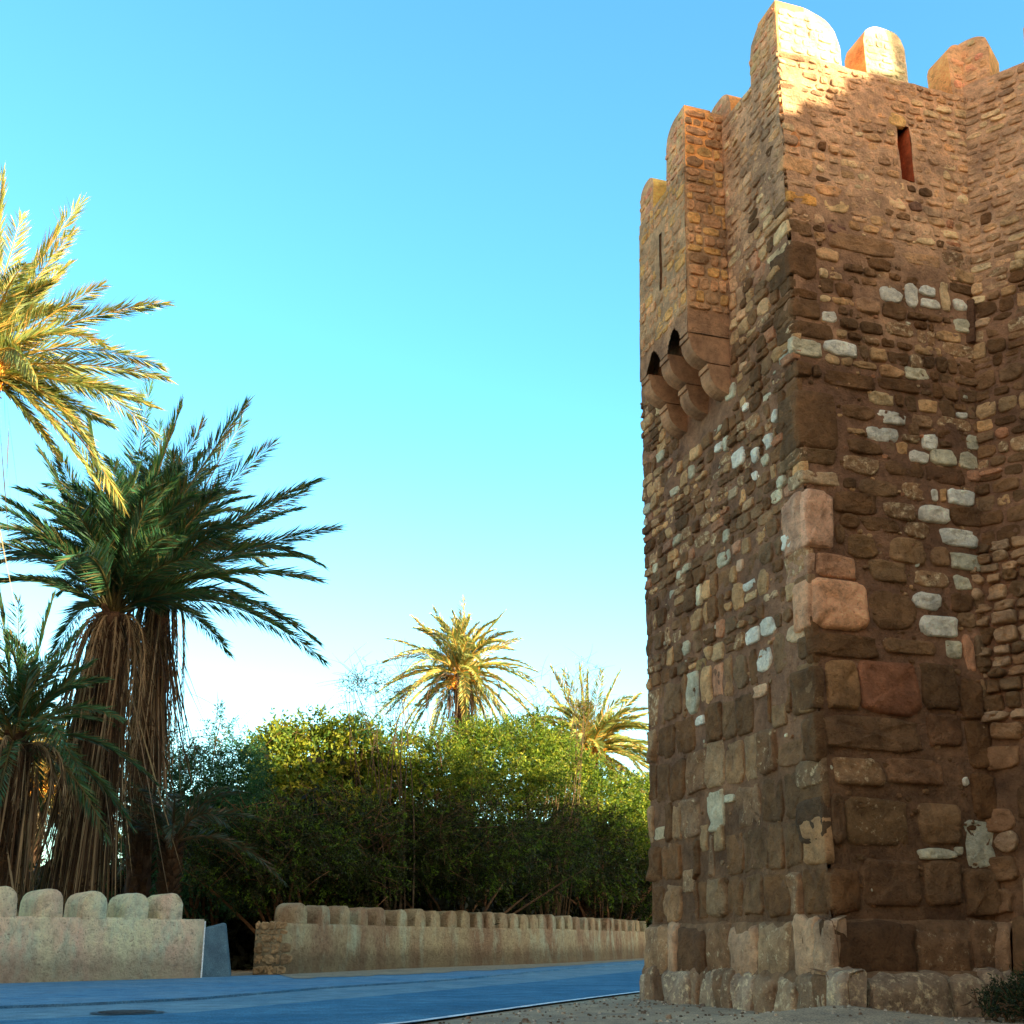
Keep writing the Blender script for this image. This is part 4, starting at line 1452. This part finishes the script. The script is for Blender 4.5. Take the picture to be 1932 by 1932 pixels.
palm('palm_tree', (at_y(268, 1640, Y3).x, Y3, 0), at_y(302, 1095, Y3), 'slimmer dark palm just right of the leaning one, dead leaves hanging against the sky', 40, 4.5, TEAL,
     explicit=[(455, 800, .5, .02), (560, 960, -.4, .1), (580, 1050, .6, .15), (300, 800, 1.5, 0)],
     trunk_r=.24, skirt=900, skirt_len=5.4, skirt_w=.36, dead_n=26, nl=155, ll=.7, lw=.029, seedv=12, el=(12, 88), el_pow=.55)
Y4 = 23.5
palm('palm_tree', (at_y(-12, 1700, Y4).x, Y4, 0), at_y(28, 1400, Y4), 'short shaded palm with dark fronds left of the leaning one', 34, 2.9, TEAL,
     explicit=[(100, 1130, 0, .02), (35, 1130, .5, 0), (170, 1250, -.3, .1), (150, 1190, .5, .06), (0, 1120, 0, 0)],
     trunk_r=.3, skirt=420, skirt_len=3.2, skirt_w=.8, dead_n=14, nl=90, ll=.5, lw=.03, seedv=15)
Y5 = 40.0
palm('palm_tree', (at_y(60, 1700, Y5).x, Y5, 0), at_y(70, 1500, Y5), 'sunlit yellow palm glowing between the shaded trunks at far left', 46, 3.6, [(.30, .24, .05), (.36, .26, .05), (.26, .24, .06), (.42, .22, .05)],
     trunk_r=.3, dates=4, nl=80, ll=.55, lw=.045, seedv=18, dead_n=6, el=(-50, 80))
palm('palm_tree', (at_y(0, 1700, 44).x, 44, 0), at_y(-5, 1470, 44), 'second sunlit yellow palm, partly cut off by the left edge', 40, 3.6, [(.30, .24, .05), (.36, .26, .05), (.26, .24, .06), (.42, .22, .05)],
     trunk_r=.3, nl=70, ll=.55, lw=.045, seedv=19, dead_n=6, el=(-50, 80))
Y6 = 50.0
palm('palm_tree', (at_y(880, 1700, Y6).x, Y6, 0), at_y(868, 1275, Y6), 'full round sunlit date palm rising above the middle of the hedge', 66, 3.9, OLIVE,
     explicit=[(875, 1130, 0, 0), (950, 1155, .3, .03), (780, 1165, -.3, .06), (735, 1205, .5, .12), (735, 1290, -.4, .25), (1010, 1265, .4, .25), (980, 1205, 0, .15), (820, 1150, .5, .02)],
     trunk_r=.3, dates=9, nl=95, ll=.50, lw=.045, seedv=23, dead_n=10, skirt=150, skirt_len=2.6, skirt_w=.9, el=(-62, 84))
Y7 = 51.0
palm('palm_tree', (at_y(1105, 1700, Y7).x, Y7, 0), at_y(1112, 1420, Y7), 'open-crowned sunlit palm close to the tower edge', 62, 4.2, OLIVE,
     explicit=[(1042, 1262, 0, .02), (1065, 1265, .6, 0), (1095, 1258, 0, 0), (1110, 1268, .6, 0), (1135, 1265, 0, 0), (1168, 1270, .5, .03), (1205, 1310, 0, .08), (1220, 1345, .5, .12), (1222, 1400, 0, .2), (1225, 1440, .4, .25), (1030, 1300, .2, .06), (1000, 1350, -.3, .15)],
     trunk_r=.3, dates=9, nl=90, ll=.55, lw=.055, seedv=27, dead_n=8, el=(-50, 60))
palm('palm_tree', (at_y(330, 1690, 27).x, 27, 0), at_y(325, 1590, 27), 'stemless young palm in deep shade at the foot of the hedge', 18, 2.6, [(.03, .055, .03), (.04, .07, .035), (.09, .06, .03)],
     trunk_r=.14, nl=60, ll=.4, lw=.03, seedv=31, dead_n=0, skirt_len=1.2, el=(-5, 60))


def shrub(name, label, cat, lobes, n, size, pal, base, stems=6, elong=2.6, density_pow=.33, twigs=60, twig_len=1.0, group=None, seedv=1, mat=None, hang=0.0, leafn=9, twig_col=(.10, .065, .04, 0), stem_r=.06):
    """bush or small tree: stems, twigs and leaf sprays scattered through uneven lobes"""
    global RNG
    RNG = np.random.default_rng(seedv); random.seed(seedv)
    t = empty(name, (base[0], base[1], 0), label, cat, group or {'bush': 'bushes beyond the long low wall', 'shrub': 'thin bare shrubs'}.get(cat))
    lob = arr(lobes)
    vol = lob[:, 3] * lob[:, 4] * lob[:, 5]
    pick = RNG.choice(len(lob), n, p=vol / vol.sum())
    L = lob[pick]
    d = RNG.normal(size=(n, 3)); d /= np.linalg.norm(d, axis=1, keepdims=True)
    r = RNG.uniform(0, 1, n) ** density_pow
    # sprays stick out unevenly
    bump = np.array([noise.noise(Vector(x)) for x in (d * 2.2 + L[:, :3] * .7)])
    r = r * (1 + .30 * bump)
    P = L[:, :3] + d * L[:, 3:6] * r[:, None]
    # clumping: drop what falls in the holes
    keep = np.array([noise.noise(Vector(x)) for x in P * 1.1]) + .5 * np.array([noise.noise(Vector(x)) for x in P * 3.0]) > -.16 - .25 * (1 - r)
    P, d = P[keep], d[keep]
    P = P[P[:, 2] > .1]; d = d[:len(P)]
    n = len(P)
    # every spray carries several leaves along a short shoot
    D = d + RNG.normal(size=(n, 3)) * .6; D[:, 2] += .3 - hang
    D /= np.linalg.norm(D, axis=1, keepdims=True)
    base_c = pal_cols(n, pal, .25)
    PP, DD, CC = [], [], []
    for k in range(leafn):
        s = size * (k / leafn) * 3.0
        j = RNG.normal(size=(n, 3)) * .75
        PP.append(P + D * s); DD.append(D * .6 + j); CC.append(base_c * np.concatenate([RNG.uniform(.75, 1.25, (n, 1))] * 4, 1))
    PP, DD, CC = map(np.concatenate, (PP, DD, CC))
    Q = leaf_quads(PP, DD, size * RNG.uniform(.7, 1.3, len(PP)), size / elong)
    quads_obj('foliage', Q, CC, mat or M_LEAF, t)
    m = MB()
    for i in range(stems + twigs):
        l = random.choice(lobes)
        e = Vector(l[:3]) + Vector((random.uniform(-1, 1) * l[3], random.uniform(-1, 1) * l[4], random.uniform(-.7, 1.05) * l[5])) * .9
        if i < stems:
            s = Vector((base[0] + random.uniform(-.5, .5), base[1] + random.uniform(-.4, .4), 0)); r0 = stem_r
        else:
            s = e; e = s + Vector((random.uniform(-1, 1), random.uniform(-1, .3), random.uniform(-.6, .9))) * twig_len; r0 = .010
        c = s.lerp(e, .5) + Vector((random.uniform(-.4, .4), random.uniform(-.3, .3), random.uniform(-.1, .5))) * (e - s).length * .35
        pts = [s * (1 - q) ** 2 + c * 2 * q * (1 - q) + e * q * q for q in np.linspace(0, 1, 7)]
        m.tube(pts, [r0 * (1 - .8 * q) for q in np.linspace(0, 1, 7)], twig_col, 4)
    m.build('branches', M_BARK, t, smooth=False)
    return t


def lobe(px, py, y, rx, ry, rz):
    p = at_y(px, py, y)
    return (p.x, p.y, p.z, rx, ry, rz)


TAM = [(.030, .10, .045), (.035, .12, .05), (.025, .08, .045)]
BRD = [(.22, .25, .02), (.14, .20, .02), (.28, .27, .025), (.07, .13, .02)]
MIDG = [(.09, .15, .012), (.14, .20, .014), (.05, .095, .010), (.22, .23, .02)]
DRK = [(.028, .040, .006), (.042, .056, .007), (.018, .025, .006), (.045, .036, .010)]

shrub('tamarisk_bush', 'feathery blue-green bush beside the palm trunks, with a thin upright top', 'bush',
      [lobe(340, 1520, 31, 1.6, 1.2, 1.5), lobe(410, 1500, 31, 1.4, 1.2, 1.3), lobe(300, 1440, 31.5, .9, .8, 1.0), lobe(415, 1400, 31, .35, .35, .95), lobe(395, 1430, 31, .5, .4, .7), lobe(455, 1440, 31, .7, .6, .8), lobe(370, 1620, 30.5, 2.4, 1.0, 1.4)],
      7500, .10, TAM, (at_y(400, 1700, 31).x, 31), stems=7, elong=3.4, twigs=90, seedv=41, leafn=10)
shrub('acacia_tree', 'broad-leaved tree with sunny yellow-green top left of the thin bare shrub', 'tree',
      [lobe(560, 1440, 34, 1.5, 1.2, 1.1), lobe(640, 1440, 34, 1.6, 1.2, 1.2), lobe(520, 1430, 34, .7, .6, .8), lobe(592, 1375, 34, .55, .5, .45), lobe(545, 1395, 34, .5, .5, .3), lobe(680, 1415, 34, .8, .6, .75), lobe(715, 1430, 34, .5, .5, .9), lobe(600, 1530, 33.5, 2.4, 1.2, 1.3)],
      5200, .15, BRD, (at_y(610, 1700, 34).x, 34), stems=6, elong=2.2, twigs=50, seedv=43, leafn=9)
shrub('green_bush', 'large round green bush in front of the middle palm', 'bush',
      [lobe(800, 1500, 35, 1.7, 1.3, 1.6), lobe(880, 1460, 37, 1.7, 1.3, 1.5), lobe(960, 1450, 39, 1.9, 1.3, 1.6), lobe(770, 1440, 35, .9, .8, 1.0), lobe(900, 1400, 37, .8, .7, .8), lobe(1010, 1410, 41, 1.3, .9, 1.3), lobe(840, 1400, 35, .5, .5, .6)],
      8500, .12, MIDG, (at_y(880, 1700, 37).x, 38), stems=9, elong=2.6, twigs=140, seedv=47, twig_len=1.2)
shrub('green_bush', 'yellow-green bush leaning out from behind the tower edge', 'bush',
      [lobe(1080, 1500, 45, 2.2, 1.4, 1.8), lobe(1160, 1540, 48, 2.3, 1.4, 1.7), lobe(1230, 1545, 54, 2.6, 1.5, 2.0), lobe(1050, 1450, 43.5, 1.2, .9, 1.1), lobe(1300, 1530, 57, 3, 1.8, 2.3)],
      9500, .15, MIDG, (at_y(1150, 1700, 49).x, 50), stems=8, elong=2.6, twigs=110, seedv=53)
shrub('bare_shrub', 'thin almost leafless shrub standing left of the middle palm', 'shrub',
      [lobe(700, 1320, 33, .9, .6, 1.1), lobe(745, 1370, 33, .6, .5, 1.1), lobe(665, 1290, 33, .3, .3, .3), lobe(770, 1290, 33, .3, .3, .7)],
      330, .08, TAM, (at_y(745, 1700, 33).x, 33), stems=16, elong=3.2, twigs=130, twig_len=.9, seedv=59, leafn=8, stem_r=.035, twig_col=(.07, .06, .045, 0))
shrub('bare_shrub', 'bare twigs standing up between the two sunlit palms', 'shrub',
      [lobe(1050, 1330, 43, 1.2, .7, 1.4), lobe(1110, 1300, 43, .6, .5, 1.1), lobe(1000, 1360, 43, .7, .6, 1)],
      90, .07, MIDG, (at_y(1040, 1700, 43).x, 43.5), stems=22, twigs=120, twig_len=1.0, seedv=61, stem_r=.03, twig_col=(.10, .08, .05, 0))
UH = 'dark tangled bushes overhanging the far low wall'
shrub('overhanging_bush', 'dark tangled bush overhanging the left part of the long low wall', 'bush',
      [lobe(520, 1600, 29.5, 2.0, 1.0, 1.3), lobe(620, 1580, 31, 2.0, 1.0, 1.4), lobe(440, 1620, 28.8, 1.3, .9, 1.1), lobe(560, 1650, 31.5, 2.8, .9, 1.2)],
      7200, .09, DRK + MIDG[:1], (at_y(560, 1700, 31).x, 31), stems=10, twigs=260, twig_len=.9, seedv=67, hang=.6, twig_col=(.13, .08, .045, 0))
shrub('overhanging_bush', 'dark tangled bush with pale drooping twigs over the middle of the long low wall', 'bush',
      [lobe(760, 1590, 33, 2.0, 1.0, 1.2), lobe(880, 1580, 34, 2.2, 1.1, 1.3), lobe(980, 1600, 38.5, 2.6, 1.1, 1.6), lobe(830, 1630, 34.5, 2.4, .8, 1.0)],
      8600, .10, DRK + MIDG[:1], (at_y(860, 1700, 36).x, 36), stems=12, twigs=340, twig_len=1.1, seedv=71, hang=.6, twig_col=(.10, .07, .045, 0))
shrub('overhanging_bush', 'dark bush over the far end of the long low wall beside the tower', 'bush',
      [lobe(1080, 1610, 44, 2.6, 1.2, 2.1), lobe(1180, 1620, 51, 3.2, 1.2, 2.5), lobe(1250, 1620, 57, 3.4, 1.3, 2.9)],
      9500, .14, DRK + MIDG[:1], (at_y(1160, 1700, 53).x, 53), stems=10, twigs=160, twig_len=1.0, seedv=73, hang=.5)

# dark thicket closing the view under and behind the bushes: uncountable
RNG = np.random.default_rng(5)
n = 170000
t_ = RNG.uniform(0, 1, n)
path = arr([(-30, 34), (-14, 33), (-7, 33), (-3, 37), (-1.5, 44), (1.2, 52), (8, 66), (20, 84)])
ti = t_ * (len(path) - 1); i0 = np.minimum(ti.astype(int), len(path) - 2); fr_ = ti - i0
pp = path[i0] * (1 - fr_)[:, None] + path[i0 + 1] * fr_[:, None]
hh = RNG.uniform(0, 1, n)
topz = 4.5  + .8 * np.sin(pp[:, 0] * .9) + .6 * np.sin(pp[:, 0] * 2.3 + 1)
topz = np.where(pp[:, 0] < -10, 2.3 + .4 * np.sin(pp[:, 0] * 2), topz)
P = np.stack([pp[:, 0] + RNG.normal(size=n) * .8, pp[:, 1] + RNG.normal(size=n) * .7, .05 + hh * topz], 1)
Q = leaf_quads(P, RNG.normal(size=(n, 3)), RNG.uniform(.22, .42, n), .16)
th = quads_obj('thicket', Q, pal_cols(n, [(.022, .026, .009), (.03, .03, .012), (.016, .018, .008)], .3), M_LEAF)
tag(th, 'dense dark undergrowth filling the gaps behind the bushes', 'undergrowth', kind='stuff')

# weeds at the foot of the curtain wall
random.seed(3); RNG = np.random.default_rng(3)
shrub('weed_clump', 'dark leafy weed growing at the foot of the curtain wall, bottom right', 'weed',
      [(4.62, 11.02, .20, .42, .3, .20), (4.3, 10.9, .10, .25, .2, .12), (4.8, 11.1, .32, .25, .25, .16)], 900, .035, [(.03, .045, .018), (.045, .06, .02), (.02, .03, .015)],
      (4.55, 11.0), stems=10, twigs=60, twig_len=.16, seedv=83, stem_r=.008, twig_col=(.12, .08, .05, 0))

# gravel crumbs and litter on the dirt verge: uncountable
m = MB()
random.seed(91)
for k in range(1500):
    x = random.uniform(-2.5, 4.6); y = random.uniform(10.2, 16.5)
    if side_of_road(x, y) < .12: continue
    s = random.uniform(.006, .02) * (2.2 if random.random() < .04 else 1)
    z = gz(x, y)
    c = jitc(random.choice([(.3, .25, .2, 0), (.22, .18, .15, 0), (.55, .53, .48, 0), (.14, .11, .09, 0)]), .2)
    r = [m.vert((x + math.cos(a) * s * random.uniform(.7, 1.3), y + math.sin(a) * s * random.uniform(.7, 1.3), z - .003), c) for a in np.linspace(0, 6.28, 6)[:-1]]
    r2 = [m.vert((x + math.cos(a) * s * .6, y + math.sin(a) * s * .6, z + s * .8), c) for a in np.linspace(0.3, 6.58, 6)[:-1]]
    for i in range(5): m.f.append((r[i], r[(i + 1) % 5], r2[(i + 1) % 5], r2[i]))
    m.f.append(tuple(r2))
g = m.build('gravel', M_STONE, smooth=False)
tag(g, 'loose gravel scattered on the dirt verge', 'gravel', kind='stuff')
